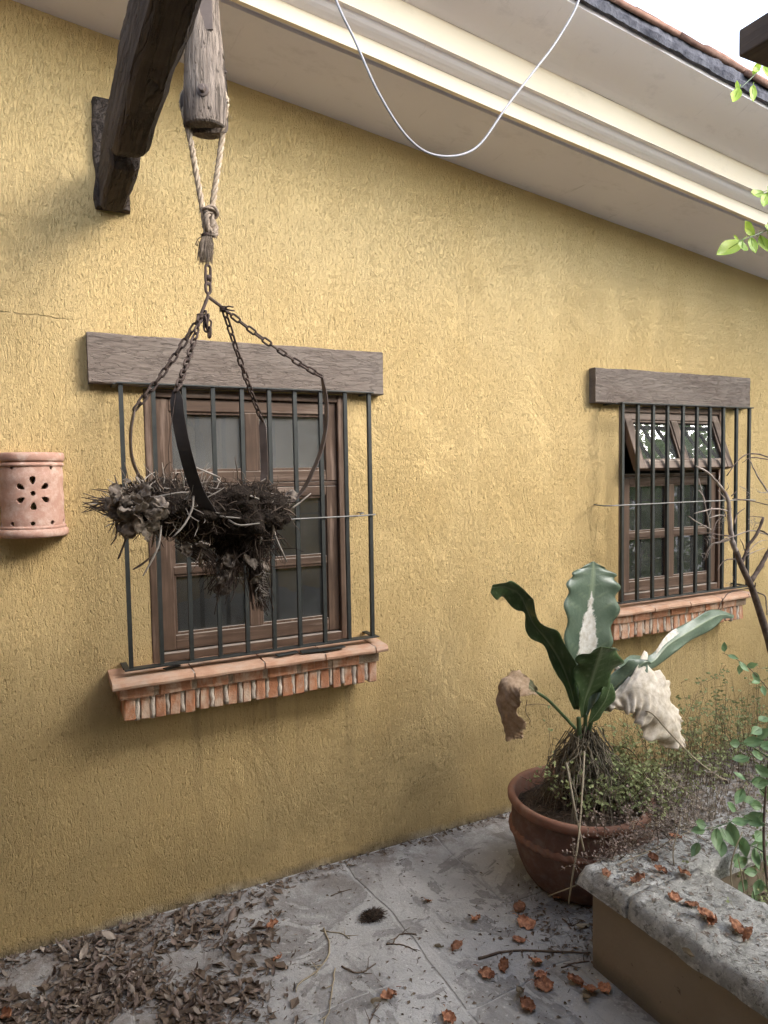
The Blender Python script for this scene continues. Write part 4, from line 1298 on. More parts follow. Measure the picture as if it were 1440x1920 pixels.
def leaf_geo(L, Wd, curl=0.5, fold=0.4, wav=.15, seed=0, nu=9, nv=5, point=1.0):
    """a dry or fresh leaf lying along +x, base at the origin"""
    rows = []
    for i in range(nu):
        t = i / (nu - 1)
        w_ = Wd / 2 * (math.sin(PI * t ** .85) ** .8) * (1 if t < .6 else (1 - .35 * point * ((t - .6) / .4) ** 1.2)) + Wd * .015
        ang = curl * t
        cx = L * (math.sin(ang) / curl if abs(curl) > 1e-3 else t)
        cz = L * ((1 - math.cos(ang)) / curl if abs(curl) > 1e-3 else 0)
        ro = []
        for j in range(nv):
            s_ = j / (nv - 1) * 2 - 1
            a = fold * abs(s_)
            yy = s_ * w_ * math.cos(a)
            zz = abs(s_) * w_ * math.sin(a) + wav * Wd * nz(t * 3.1 + seed * 5, s_ * 1.6, seed) * (.3 + abs(s_))
            ro.append((cx - zz * math.sin(ang), yy, cz + zz * math.cos(ang)))
        rows.append(ro)
    return rows
def leaf_mesh(name, mat, *a, stem=0.0, **k):
    gg = G().grid(leaf_geo(*a, **k))
    if stem: gg.tube([(-stem, 0, .002), (0, 0, 0), (a[0] * .5, 0, a[0] * .5 * math.sin(k.get('curl', .5) * .25))], [.0011, .001, .0006], 4)
    return gg.mesh(name, mat, True)
def russet(seed, mat='redleaf', name='fallen_leaf', stem=True):
    q_ = random.Random(seed); rows = []
    L, Wd, nu, nv = .072, .056, 17, 13
    cu, cv_ = q_.uniform(.5, 1.5), q_.uniform(.5, 1.5)
    for i in range(nu):
        t = i / (nu - 1); ro = []
        w_ = Wd / 2 * (math.sin(PI * (t * .93 + .035)) ** .62) * (1 + .22 * nz(t * 5, seed * 3.1, 0))
        for j in range(nv):
            s_ = j / (nv - 1) * 2 - 1
            x_ = (t - .5) * L * (1 + .18 * nz(s_ * 3, seed * 1.7, 4)); y_ = s_ * w_ * (1 + .25 * nz(t * 7, s_ * 2 + seed, 9))
            r2 = (2 * abs(t - .5)) ** 2
            z_ = .006 * cu * r2 * (1 if t > .5 else -.5) + .010 * cv_ * abs(s_) ** 2.2 * (1 if (s_ > 0 or seed % 2) else -.35)
            z_ += .012 * nz(x_ * 50 + seed * 7, y_ * 50, 1) + .009 * nz(x_ * 120, y_ * 120 + seed, 2)
            k_ = 1 - .22 * cv_ * abs(s_) ** 3
            ro.append((x_ * (1 - .12 * cu * r2), y_ * k_, z_))
        rows.append(ro)
    gg_ = G().grid(rows)
    if stem: gg_.tube([(-L * .5, 0, .012), (-L * .62, .003, .010), (-L * .75, .002, .004)], [.0013, .0011, .0008], 5)
    return gg_.mesh(name, MAT[mat], True)
DL = [russet(200 + s_, 'nestleaf', 'dead_leaf', False) for s_ in range(6)]
nq = random.Random(8)
for (px_, py_, yy, sc) in ((215, 925, -.78, 1.1), (235, 950, -.80, 1.2), (250, 985, -.80, 1.25), (262, 975, -.82, 1.0), (285, 955, -.82, 1.0), (300, 940, -.82, .9), (270, 920, -.80, .9), (225, 975, -.76, .9), (320, 950, -.82, .8), (245, 905, -.76, .8),
                         (530, 940, -.68, 1.2), (545, 925, -.66, 1.0), (515, 955, -.7, .8), (420, 1080, -.74, .9), (415, 1105, -.74, .9), (430, 1050, -.74, .8), (470, 1050, -.74, .9), (380, 1020, -.78, .8), (350, 1030, -.77, .7), (480, 1085, -.73, .8), (495, 1060, -.72, .7), (375, 1050, -.76, .7), (205, 940, -.77, 1.0), (228, 938, -.80, 1.1), (242, 962, -.82, 1.1), (258, 940, -.82, 1.0), (272, 992, -.80, 1.1), (290, 985, -.80, .9), (238, 992, -.78, 1.0), (218, 955, -.78, .9), (300, 965, -.83, .9), (262, 955, -.83, 1.1)):
    inst(DL[nq.randrange(6)], 'dead_leaf', nest, at(px_, py_, yy - .015), (nq.uniform(0, 6.3), nq.uniform(0, 6.3), nq.uniform(0, 6.3)), sc * .80)
# hanging tails
gg = G()
for (P, n_, sp_) in (([(432, 1030, -.73), (425, 1080, -.74), (412, 1105, -.75), (405, 1130, -.75)], 70, .016), ([(478, 1020, -.72), (482, 1080, -.72), (490, 1120, -.72), (497, 1150, -.72)], 120, .013), ([(340, 1020, -.76), (385, 1045, -.76), (400, 1078, -.75), (395, 1090, -.75)], 40, .012)):
    B_ = [Vector(at(*p)) for p in P]
    for k in range(n_):
        o_ = Vector(q.normal(size=3)) * sp_ * .6
        t1 = q.uniform(.5, 1)
        S_ = spline([tuple(b + o_ * (1 + .35 * i) + Vector(q.normal(size=3)) * .004) for i, b in enumerate(B_)], 9)
        S_ = S_[:max(4, int(9 * t1))]
        gg.tube(S_, .0009, 4, False)
tag(gg.build('root_tails', MAT['twig_dark'], nest, True), kind='stuff')
gg = G()
for k in range(70):
    a = Vector(at(487 + q.uniform(-6, 6), 1080 + q.uniform(-12, 45), -.735 + q.uniform(-.01, .01))); d = Vector((q.uniform(-.4, 1.0), q.uniform(-.5, .5), q.uniform(-1, .1))).normalized()
    gg.tube([a, a + d * q.uniform(.012, .032)], [.0010, .0004], 4, False)
tag(gg.build('pale_fibres', MAT['twig_pale'], nest, True), kind='stuff')

# --- terracotta pot and its soil
PO = Vector((1.79, -.55, 0))
pot = empty('terracotta_pot', PO, 'large round terracotta bowl pot with a rope-moulded band, beside the planter', 'pot')
RR, PH = .258, .335
jit = lambda an, z: .003 * math.sin(3 * an + z * 5) + .002 * nz(math.cos(an) * 3, math.sin(an) * 3, z * 9)
prof = [(.02, .001), (.165, .001), (.180, .010), (.205, .045), (.228, .095), (.243, .150), (.2515, .205), (.2535, .255), (.2515, .290)]
inner = [(.236, .300), (.234, .25), (.20, .22)]
G().lathe(prof + [(.250, PH - .030)], PO, 72, jit).build('bowl', MAT['pot'], pot, True)
rp = [(.250, PH - .032), (.262, PH - .034), (.268, PH - .022), (.268, PH - .008), (.260, PH), (.246, PH - .001), (.240, PH - .008), (.237, PH - .05), (.232, .23)]
G().lathe(rp, PO, 72, jit).build('rim', MAT['rim'], pot, True)
gg = G(); rows = []
for k in range(361):
    an = 2 * PI * k / 360
    ro = []
    for j in range(7):
        a = -PI / 2 + PI * j / 6
        tw = 1 + .26 * math.sin(an * 40 + j * .9)
        R_ = .2495 + jit(an, .2) + .012 * tw * math.cos(a)
        ro.append((PO.x + R_ * math.cos(an), PO.y + R_ * math.sin(an), .205 + .014 * tw * math.sin(a) + .003 * math.sin(an * 2)))
    rows.append(ro)
gg.grid(rows).build('rope_band', MAT['rim'], pot, True)
gg = G(); rows = []
for i in range(14):
    r = .239 * i / 13
    rows.append([(PO.x + r * math.cos(a), PO.y + r * math.sin(a), .268 + .035 * (1 - (r / .24) ** 2) + .018 * nz(r * 9 * math.cos(a), r * 9 * math.sin(a), 1) + .010 * nz(r * 30 * math.cos(a), r * 30 * math.sin(a), 2)) for a in np.linspace(0, 2 * PI, 61)])
gg.grid(rows).build('soil', MAT['soil'], pot, True)
cr = random.Random(77)
gg = G()
for k in range(420):
    a, r = cr.uniform(0, 6.28), .232 * math.sqrt(cr.random())
    c = Vector((PO.x + r * math.cos(a), PO.y + r * math.sin(a), .272 + .032 * (1 - (r / .24) ** 2) + cr.uniform(0, .012)))
    d = Vector((cr.uniform(-1, 1), cr.uniform(-1, 1), cr.uniform(-.3, .4))).normalized(); l_ = cr.uniform(.008, .03)
    gg.tube([c - d * l_, c + Vector((0, 0, .003)), c + d * l_], [.0012, .0014, .0008], 4, False)
tag(gg.build('soil_crumbs', MAT['twig_mid'], pot), kind='stuff')

# --- big-leaved plant in the pot
plant = empty('potted_anthurium', PO + Vector((0, 0, .30)), 'wavy-leaved potted plant with green, bleached and withered blades', 'plant')
def blade(st, mat, name='leaf', scallop=.13, ripple=.010, nr=6.0, bl=None, nu=44, nv=15, seed=0, curl=0.0, crumple=0.0, label=None):
    """stations: (mid(px,py,Y), left offset(px,py,dY), right offset(px,py,dY)) along the midrib"""
    mids = spline([tuple(at(*s[0])) for s in st], nu)
    lefts = spline([tuple(at(s[0][0] + s[1][0], s[0][1] + s[1][1], s[0][2] + s[1][2])) for s in st], nu)
    rights = spline([tuple(at(s[0][0] + s[2][0], s[0][1] + s[2][1], s[0][2] + s[2][2])) for s in st], nu)
    rows = []; B = []; Vn = []
    for i in range(nu):
        t = i / (nu - 1)
        m_, l_, r_ = Vector(mids[i]), Vector(lefts[i]), Vector(rights[i])
        tang = Vector(mids[min(i + 1, nu - 1)] - mids[max(i - 1, 0)]).normalized()
        nrm = (r_ - l_).cross(tang)
        nrm = nrm.normalized() if nrm.length > 1e-9 else Vector((0, -1, 0))
        ro = []
        for j in range(nv):
            s_ = j / (nv - 1) * 2 - 1
            e = l_ if s_ < 0 else r_
            a = abs(s_)
            scal = 1 + (scallop * math.sin(t * nr * 2 * PI + (0 if s_ < 0 else 1.1) + seed)) * a ** 3
            p = m_ + (e - m_) * a * scal
            wl_ = (e - m_).length
            off = ripple * math.sin(t * nr * 2 * PI + (1.3 if s_ < 0 else .2) + seed) * a ** 2.2 * min(1, wl_ / .03)
            off *= min(1, (1 - t) * 9)
            off += -curl * wl_ * a * a
            if crumple: off += .0065 * math.sin((t * 13 - a * 1.5) * 2 * PI) * a ** .7 * min(1, wl_ / .04)
            if crumple: p = p + (e - m_) * (.30 * nz(t * 9, s_ * 2 + seed, 3.0) + .22 * nz(t * 27, s_ * 2, seed)) * a ** 2
            if crumple: off += crumple * (nz(p.x * 26, p.y * 26, p.z * 26 + seed) + .6 * nz(p.x * 60, p.y * 60, p.z * 60)) * min(1, .3 + a)
            p = p + nrm * off
            ro.append(p)
            B.append(max(0, min(1, bl(t, s_))) if bl else 0.0)
            vv = math.exp(-(s_ / .045) ** 2)
            ph = (t * 11 - a * 1.3) % 1.0
            vv = max(vv, .45 * math.exp(-((ph - .5) / .05) ** 2) * (a > .04))
            Vn.append(vv)
        rows.append(ro)
    g_ = G().grid(rows)
    me = g_.mesh(name, mat, True)
    for an, data in (('bleach', B), ('vein', Vn)):
        at_ = me.attributes.new(an, 'FLOAT', 'POINT'); at_.data.foreach_set('value', data)
    o = bpy.data.objects.new(name, me); COL.objects.link(o); attach(o, plant)
    md = o.modifiers.new('solid', 'SOLIDIFY'); md.thickness = .0009; md.offset = 0
    if label: o['label'] = label
    return o
def stalk(P, r0, r1, name='leaf_stalk', mat='stem'):
    S_ = spline([tuple(at(*p)) for p in P], 16)
    return G().tube(S_, list(np.linspace(r0, r1, 16)), 8).build(name, MAT[mat], plant, True)
D_ = -.55
# upright blade, bleached along the lower midrib
def bA(t, s_):
    return 1.25 - abs(s_) * (1.7 + 2.6 * max(0, t - .2)) - max(0, t - .36) * 3.8
blade([((1097, 1345, D_), (-4, 0, 0), (4, 0, 0)), ((1098, 1290, D_), (-18, 0, 0), (18, 0, 0)), ((1099, 1235, D_ + .01), (-36, 2, -.01), (38, -2, -.01)), ((1103, 1180, D_ + .015), (-42, 2, -.02), (47, 0, -.02)), ((1107, 1130, D_ + .02), (-46, 0, -.02), (52, 0, -.02)), ((1111, 1092, D_ + .025), (-46, 4, -.015), (47, 4, -.02)), ((1112, 1071, D_ + .03), (-39, 5, -.01), (40, 6, -.01)), ((1112, 1058, D_ + .032), (-22, 6, 0), (22, 7, 0)), ((1112, 1052, D_ + .033), (-5, 3, 0), (5, 3, 0))],
      MAT['anth'], ripple=.0055, nr=6.8, scallop=.085, bl=bA, nu=72, label='tall upright grey-green blade bleached white along its midrib')
# long blade to the upper left seen nearly edge-on
blade([((1080, 1330, D_ - .02), (-4, 0, 0), (4, 0, 0)), ((1068, 1285, D_ - .03), (-10, 4, 0), (16, -8, -.03)), ((1050, 1240, D_ - .04), (-14, 5, 0), (22, -12, -.05)), ((1025, 1200, D_ - .05), (-12, 7, .01), (24, -9, -.06)), ((1000, 1168, D_ - .06), (-14, 10, .01), (12, -8, -.06)), ((985, 1135, D_ - .08), (-7, 10, .02), (12, -9, -.05)), ((972, 1112, D_ - .10), (-18, 18, .01), (24, 4, -.04)), ((945, 1100, D_ - .12), (-14, 22, .02), (12, -8, -.03)), ((922, 1102, D_ - .13), (-2, 8, 0), (2, -6, 0))],
      MAT['anthdark'], ripple=.014, nr=4.2, seed=1.4, bl=lambda t, s_: -.3)
# short broad dark blade at the front
blade([((1092, 1345, D_ - .06), (-3, 0, 0), (3, 0, 0)), ((1096, 1315, D_ - .08), (-10, -6, -.01), (12, -4, -.01)), ((1105, 1288, D_ - .10), (-26, -12, 0), (30, 2, -.01)), ((1113, 1262, D_ - .13), (-34, -14, .01), (42, -2, -.01)), ((1120, 1240, D_ - .16), (-38, -4, .02), (44, -4, 0)), ((1125, 1222, D_ - .19), (-30, 6, .02), (36, 0, .01)), ((1128, 1212, D_ - .21), (-10, 4, .01), (14, 2, .01))],
      MAT['anthdark'], ripple=.009, nr=3.2, seed=.5, bl=lambda t, s_: -.4)
# blade reaching to the far right with a pale twist
def bD(t, s_):
    return (1.1 - abs(t - .50) * 7) + (.95 - abs(t - .80) * 12) * (s_ > -.3) * .9
blade([((1115, 1330, D_), (-4, 0, 0), (4, 2, 0)), ((1150, 1275, D_ + .02), (-8, -8, 0), (8, 10, 0)), ((1190, 1248, D_ + .05), (-10, -16, .02), (8, 14, -.01)), ((1225, 1240, D_ + .08), (-6, -14, .02), (6, 12, 0)), ((1252, 1210, D_ + .10), (-10, -10, .01), (10, 12, 0)), ((1290, 1186, D_ + .12), (-12, -14, .02), (6, 18, 0)), ((1325, 1165, D_ + .14), (-10, -14, .02), (4, 16, 0)), ((1352, 1153, D_ + .15), (-4, -10, .01), (4, 9, 0)), ((1376, 1156, D_ + .16), (0, -3, 0), (0, 3, 0))],
      MAT['anth'], ripple=.008, nr=3.6, seed=2.2, bl=bD)
# blue-green folded blade right of centre
blade([((1110, 1340, D_ - .03), (-3, 0, 0), (4, 0, 0)), ((1135, 1305, D_ - .05), (-6, -8, 0), (8, 8, 0)), ((1165, 1278, D_ - .07), (-10, -18, 0), (12, 14, -.01)), ((1188, 1258, D_ - .09), (-14, -18, .01), (14, 18, -.01)), ((1207, 1243, D_ - .10), (-10, -8, .01), (10, 8, 0)), ((1218, 1240, D_ - .10), (-2, -2, 0), (3, 3, 0))],
      MAT['anth'], ripple=.010, nr=2.5, seed=3.3, bl=lambda t, s_: .50 * (t > .6) - .3 * abs(s_) - .05)
# small dark blade low on the right of the crown
blade([((1105, 1355, D_ - .07), (-3, 0, 0), (3, 0, 0)), ((1120, 1335, D_ - .09), (-8, -8, 0), (10, 6, 0)), ((1134, 1314, D_ - .11), (-10, -12, 0), (14, 2, 0)), ((1142, 1292, D_ - .12), (-8, -4, 0), (10, -2, 0)), ((1146, 1282, D_ - .12), (-2, 0, 0), (2, 0, 0))], MAT['anthdark'], ripple=.006, nr=2, bl=lambda t, s_: -.4)
# blade behind with dark top by the upright one
blade([((1112, 1340, D_ + .03), (-4, 0, 0), (4, 0, 0)), ((1122, 1280, D_ + .04), (-14, 0, 0), (14, 0, 0)), ((1136, 1235, D_ + .05), (-20, 4, 0), (20, -2, 0)), ((1148, 1215, D_ + .04), (-16, 0, 0), (12, 4, 0)), ((1154, 1216, D_ + .02), (-4, 0, 0), (3, 0, 0))], MAT['anth'], ripple=.008, nr=2.4, seed=.9, bl=lambda t, s_: -.4)
# withered tan blade bent over on the left
stalk([(1078, 1365, D_ - .05), (1050, 1335, D_ - .08), (1025, 1310, D_ - .11), (1002, 1296, D_ - .13)], .0062, .0050)
blade([((1006, 1298, D_ - .13), (-2, -6, 0), (2, 6, 0)), ((988, 1284, D_ - .14), (2, -14, .02), (-4, 18, -.02)), ((966, 1276, D_ - .15), (-6, -12, .03), (2, 26, -.03)), ((950, 1285, D_ - .16), (-14, -6, .03), (22, 22, -.03)), ((946, 1315, D_ - .16), (-12, -2, .03), (30, 8, -.03)), ((953, 1350, D_ - .155), (-12, 2, .02), (28, -4, -.02)), ((962, 1375, D_ - .15), (-14, 6, .02), (20, 0, -.01)), ((966, 1386, D_ - .15), (-14, 2, .01), (16, -2, -.01))],
      MAT['anthtan'], ripple=.012, nr=3, seed=4, crumple=.007, curl=.25, bl=lambda t, s_: 1.2 if t > .12 else .3 + .2 * s_, label='withered tan blade bent over on the left')
stalk([(988, 1312, D_ - .14), (986, 1335, D_ - .15), (994, 1350, D_ - .15), (992, 1356, D_ - .15)], .0012, .0010, 'dry_tendril', 'twig_mid')
stalk([(986, 1322, D_ - .14), (1010, 1320, D_ - .13), (1040, 1325, D_ - .11)], .0010, .0008, 'dry_tendril', 'twig_mid')
# large crumpled pale blade hanging on the right
blade([((1120, 1330, D_ - .06), (-3, -2, 0), (3, 3, 0)), ((1155, 1308, D_ - .09), (4, -14, 0), (0, 22, -.01)), ((1190, 1288, D_ - .12), (18, -62, .02), (-10, 44, -.02)), ((1220, 1300, D_ - .14), (30, -56, .03), (-14, 46, -.03)), ((1245, 1325, D_ - .15), (26, -28, .03), (-26, 40, -.03)), ((1265, 1355, D_ - .15), (20, -14, .03), (-32, 28, -.02)), ((1276, 1385, D_ - .145), (14, -4, .02), (-26, 16, -.01)), ((1280, 1402, D_ - .14), (4, 0, 0), (-6, 2, 0))],
      MAT['anthdead'], ripple=.016, nr=4.5, seed=5, crumple=.010, curl=.35, nu=64, nv=25, bl=lambda t, s_: .30 + t * 2.2, label='large crumpled papery pale blade hanging on the right')
# split shred of the same kind beside it
blade([((1152, 1252, D_ - .03), (0, -6, 0), (0, 6, 0)), ((1165, 1262, D_ - .04), (0, -9, 0), (0, 9, 0)), ((1180, 1275, D_ - .05), (0, -5, 0), (0, 5, 0))], MAT['anthdead'], ripple=.004, nr=2, crumple=.008, bl=lambda t, s_: 1, nu=16, nv=7)
stalk([(1160, 1330, D_ - .08), (1200, 1333, D_ - .13), (1222, 1337, D_ - .17), (1250, 1368, D_ - .18), (1300, 1420, D_ - .18), (1345, 1455, D_ - .16), (1362, 1462, D_ - .15)], .0030, .0028, 'dry_stalk', 'straw')
stalk([(1085, 1345, D_), (1086, 1370, D_), (1088, 1395, D_)], .008, .010)
stalk([(1098, 1340, D_), (1097, 1370, D_), (1096, 1400, D_)], .007, .010)
stalk([(1118, 1328, D_ - .02), (1108, 1355, D_ - .01), (1100, 1390, D_)], .006, .009)
# woody crown with a skirt of old roots
gg = G()
rq = np.random.RandomState(12)
cc = at(1098, 1382, D_)
for k in range(230):
    a = rq.uniform(0, 2 * PI); r0 = .012 + .03 * rq.uniform(); r1 = rq.uniform(.05, .19)
    b = Vector((PO.x + .02 + math.cos(a) * r1, PO.y + math.sin(a) * r1, .285 + rq.uniform(0, .02)))
    a0 = cc + Vector((math.cos(a) * r0, math.sin(a) * r0, rq.uniform(-.03, .025)))
    m_ = a0.lerp(b, .45) + Vector((math.cos(a) * .02, math.sin(a) * .02, .02 + .02 * rq.uniform()))
    S_ = spline([tuple(a0), tuple(m_), tuple(b)], 6)
    S_ = [s_ + rq.normal(size=3) * .015 for s_ in S_]
    rr_ = rq.uniform(.0012, .0030)
    gg.tube(S_, [rr_, rr_, rr_, rr_ * .9, rr_ * .8, rr_ * .5], 4, False)
tag(gg.build('root_skirt', MAT['rootgrey'], plant, True), kind='stuff')
gg = G()
for k in range(260):
    a = rq.uniform(0, 2 * PI); r1 = rq.uniform(.02, .10)
    a0 = Vector((PO.x + .02 + math.cos(a) * r1, PO.y + math.sin(a) * r1, rq.uniform(.30, .45)))
    d = Vector(rq.normal(size=3)); d.z = abs(d.z) * .5; d.normalize()
    gg.tube([a0, a0 + d * .02 + Vector((0, 0, .004)), a0 + d * rq.uniform(.03, .06) + Vector((0, 0, -.01))], [.0016, .0014, .0008], 4, False)
tag(gg.build('dead_sheaths', MAT['twig_mid'], plant, True), kind='stuff')
gg = G()
gg.add(*blob((cc.x, cc.y, cc.z - .03), (.035, .035, .06), 5, .25, 3))
gg.add(*blob((PO.x + .02, PO.y, .315), (.085, .085, .07), 6, .3, 3))
gg.build('root_crown', MAT['dark_root'], plant, True)
# two straw stalks leaning over the rim
stalk([(1062, 1430, D_ - .14), (1073, 1490, D_ - .20), (1085, 1550, D_ - .27), (1095, 1595, D_ - .285)], .0036, .0030, 'dry_stalk', 'straw')
stalk([(1096, 1410, D_ - .14), (1092, 1480, D_ - .22), (1085, 1570, D_ - .29), (1074, 1640, D_ - .31), (1066, 1695, D_ - .30)], .0030, .0026, 'dry_stalk', 'straw')

# --- bare shrub in front of the right-hand window
shrub = empty('bare_shrub', (3.35, -.42, 0), 'leafless twiggy shrub in front of the right-hand window', 'shrub')
def zp(x, y, Y): return at(1260 + x / 4, 820 + y / 4, Y)
def limb(P, r0, r1, mat='bark', name='branch', Y0=-.42, Y1=-.42, n=None):
    n = n or max(8, 3 * len(P))
    Q = [tuple(zp(p[0], p[1], Y0 + (Y1 - Y0) * i / (len(P) - 1))) for i, p in enumerate(P)]
    S_ = spline(Q, n)
    fq_ = random.Random(int(P[0][0] * 7 + P[-1][1]))
    S_ = [s_ + np.array([fq_.uniform(-1, 1), fq_.uniform(-1, 1), fq_.uniform(-1, 1)]) * min(r0, .004) * .35 for s_ in S_]
    rad = [(r0 + (r1 - r0) * i / (n - 1)) * fq_.uniform(.88, 1.14) for i in range(n)]
    return G().tube(S_, rad, 7).build(name, MAT[mat], shrub, True)
root = zp(1010, 2330, -.42); 
gg = G().tube(spline([(root.x + .06, root.y, -.02), tuple(zp(860, 1900, -.42)), tuple(zp(760, 1640, -.42)), tuple(zp(720, 1500, -.42)), tuple(zp(660, 1310, -.42)), tuple(zp(600, 1130, -.42)), tuple(zp(530, 980, -.42)), tuple(zp(480, 850, -.42))], 40), [.022 - .010 * i / 39 for i in range(40)], 9)
gg.build('trunk', MAT['bark'], shrub, True)
limb([(480, 855), (460, 800), (445, 740), (430, 620), (425, 500), (395, 410)], .0115, .0085, 'bark_pale')
limb([(395, 412), (340, 340), (270, 265), (180, 215)], .0075, .0030, 'bark_pale')
limb([(590, 1085), (650, 990), (700, 900), (760, 780)], .011, .009)
limb([(515, 960), (545, 890), (580, 800), (640, 720), (685, 600)], .0075, .0065, Y1=-.46)
for P, r0, r1, m_ in (([(440, 740), (380, 735), (290, 720), (190, 710)], .0035, .0018, 'bark'), ([(435, 765), (370, 785), (310, 800), (270, 850), (240, 930)], .0050, .0018, 'bark_pale'),
                   ([(290, 690), (200, 640), (120, 590)], .0032, .0018, 'bark_pale'), ([(285, 715), (270, 600), (240, 470), (200, 310)], .0030, .0016, 'bark_pale'), ([(400, 590), (340, 585), (280, 605)], .0035, .0018, 'bark_pale'),
                   ([(410, 550), (320, 535), (165, 570)], .0035, .0018, 'bark_pale'), ([(470, 915), (420, 915), (370, 945), (340, 1000)], .0028, .0018, 'bark'), ([(445, 440), (462, 425), (485, 405)], .0030, .0016, 'bark'),
                   ([(468, 650), (490, 580), (545, 530)], .0038, .0016, 'bark'), ([(740, 155), (640, 125), (560, 130), (480, 190), (410, 290)], .0038, .0020, 'bark'), ([(740, 170), (600, 150), (530, 190)], .0028, .0014, 'bark'),
                   ([(740, 430), (715, 400), (630, 270), (580, 165)], .0050, .0022, 'bark_pale'), ([(455, 460), (580, 475), (740, 510)], .0030, .0022, 'bark'), ([(560, 885), (640, 850), (700, 830)], .0022, .0012, 'bark_pale'),
                   ([(560, 870), (640, 790), (705, 770)], .0020, .0012, 'bark_pale'), ([(640, 1160), (700, 1200), (710, 1330)], .0040, .0022, 'bark'), ([(580, 1130), (470, 1150), (400, 1190), (345, 1290)], .0028, .0016, 'bark'),
                   ([(340, 800), (400, 760), (470, 740), (600, 700), (740, 740)], .0032, .0024, 'bark_pale'), ([(370, 600), (330, 640), (300, 730), (290, 790)], .0034, .0020, 'bark'), ([(200, 395), (240, 450), (250, 500)], .0024, .0012, 'bark_pale'),
                   ([(300, 525), (285, 570), (270, 605)], .0018, .0010, 'bark_pale'), ([(400, 460), (370, 430), (345, 395)], .0024, .0012, 'bark_pale'), ([(405, 600), (395, 560), (380, 540)], .0024, .0014, 'bark'),
                   ([(685, 600), (640, 595), (575, 590)], .0024, .0012, 'bark'), ([(660, 640), (625, 650), (610, 690)], .0022, .0010, 'bark'), ([(545, 850), (530, 800), (510, 765)], .0026, .0012, 'bark'), ([(660, 700), (700, 715), (740, 745)], .0040, .0030, 'bark'),
                   ([(620, 1140), (622, 1110), (625, 1092)], .0040, .0022, 'bark'), ([(715, 410), (670, 415), (640, 405)], .0022, .0010, 'bark_pale'), ([(350, 320), (355, 290), (352, 265)], .0018, .0008, 'bark_pale'), ([(410, 395), (425, 370), (415, 340)], .0018, .0009, 'bark_pale')):
    limb(P, r0, r1, m_, 'twig', -.42, -.42 + random.Random(P[0][0]).uniform(-.07, .05))
gg = G(); bq = random.Random(3)
for k in range(90):
    x_, y_ = bq.choice([(280, 760), (270, 830), (430, 560), (560, 860), (640, 780), (300, 720), (580, 420), (680, 430), (600, 650), (260, 880), (360, 640), (440, 1080)])
    a = Vector(zp(x_ + bq.uniform(-30, 30), y_ + bq.uniform(-40, 40), -.42 + bq.uniform(-.03, .03))); d = Vector((bq.uniform(-1, 1), bq.uniform(-.6, .6), bq.uniform(-.5, 1))).normalized()
    gg.tube([a, a + d * bq.uniform(.012, .035)], [.0011, .0005], 4, False)
tag(gg.build('spurs', MAT['bark_pale'], shrub, True), kind='stuff')

# --- leafy shrub growing in the planter
gs = empty('leafy_shrub', (1.95, -1.22, .14), 'leafy green shrub growing in the planter at the right edge', 'shrub')
GL = [leaf_mesh('leaf', MAT['green'], .075, .040, curl=.5 + .2 * s_, fold=.22, wav=.10, seed=s_ + 20, nu=12, nv=7, stem=.012) for s_ in range(3)]
def put_leaf(meshes, parent, px_, py_, Y, ang, L, rq_, tilt=None, nm='leaf'):
    """ang: direction of the blade on the picture plane (0 = right, 90 = up), lying at depth Y"""
    a = at(px_, py_, Y)
    d = (_r2 * math.cos(math.radians(ang)) + _u2 * math.sin(math.radians(ang)) + _f * rq_.uniform(-.35, .15)).normalized()
    nrm = (Vector((0, 0, 1)) * .55 - _f * .75 + Vector((rq_.uniform(-.5, .5), rq_.uniform(-.5, .5), rq_.uniform(-.3, .3))))
    if tilt is not None: nrm = Vector(tilt)
    nrm = (nrm - d * nrm.dot(d)).normalized()
    y = nrm.cross(d)
    m_ = Matrix((d, y, nrm)).transposed()
    return inst(meshes[rq_.randrange(len(meshes))], nm, parent, a, m_, L / .075)
def sprig(parent, P, r, mat='stem', nm='stem'):
    S_ = spline([tuple(at(*p)) for p in P], 14)
    return G().tube(S_, [r * (1 - .55 * i / 13) for i in range(14)], 6).build(nm, MAT[mat], parent, True)
gq = random.Random(21)
YS = -1.12
base = (1452, 1720, -1.2)
sprig(gs, [base, (1437, 1640, -1.18), (1432, 1560, -1.16), (1436, 1480, -1.14), (1445, 1400, -1.12), (1455, 1350, -1.1)], .0055, 'bark')
sprig(gs, [(1434, 1545, -1.16), (1400, 1533, YS), (1360, 1545, YS), (1325, 1556, YS)], .0028)
sprig(gs, [(1440, 1420, -1.12), (1410, 1400, YS), (1390, 1395, YS)], .0024)
sprig(gs, [(1436, 1490, -1.14), (1415, 1470, YS), (1400, 1462, YS)], .0022)
sprig(gs, [(1434, 1600, -1.17), (1420, 1590, -1.15), (1405, 1585, -1.15)], .0024)
sprig(gs, [base, (1420, 1700, -1.2), (1412, 1670, -1.2)], .003)
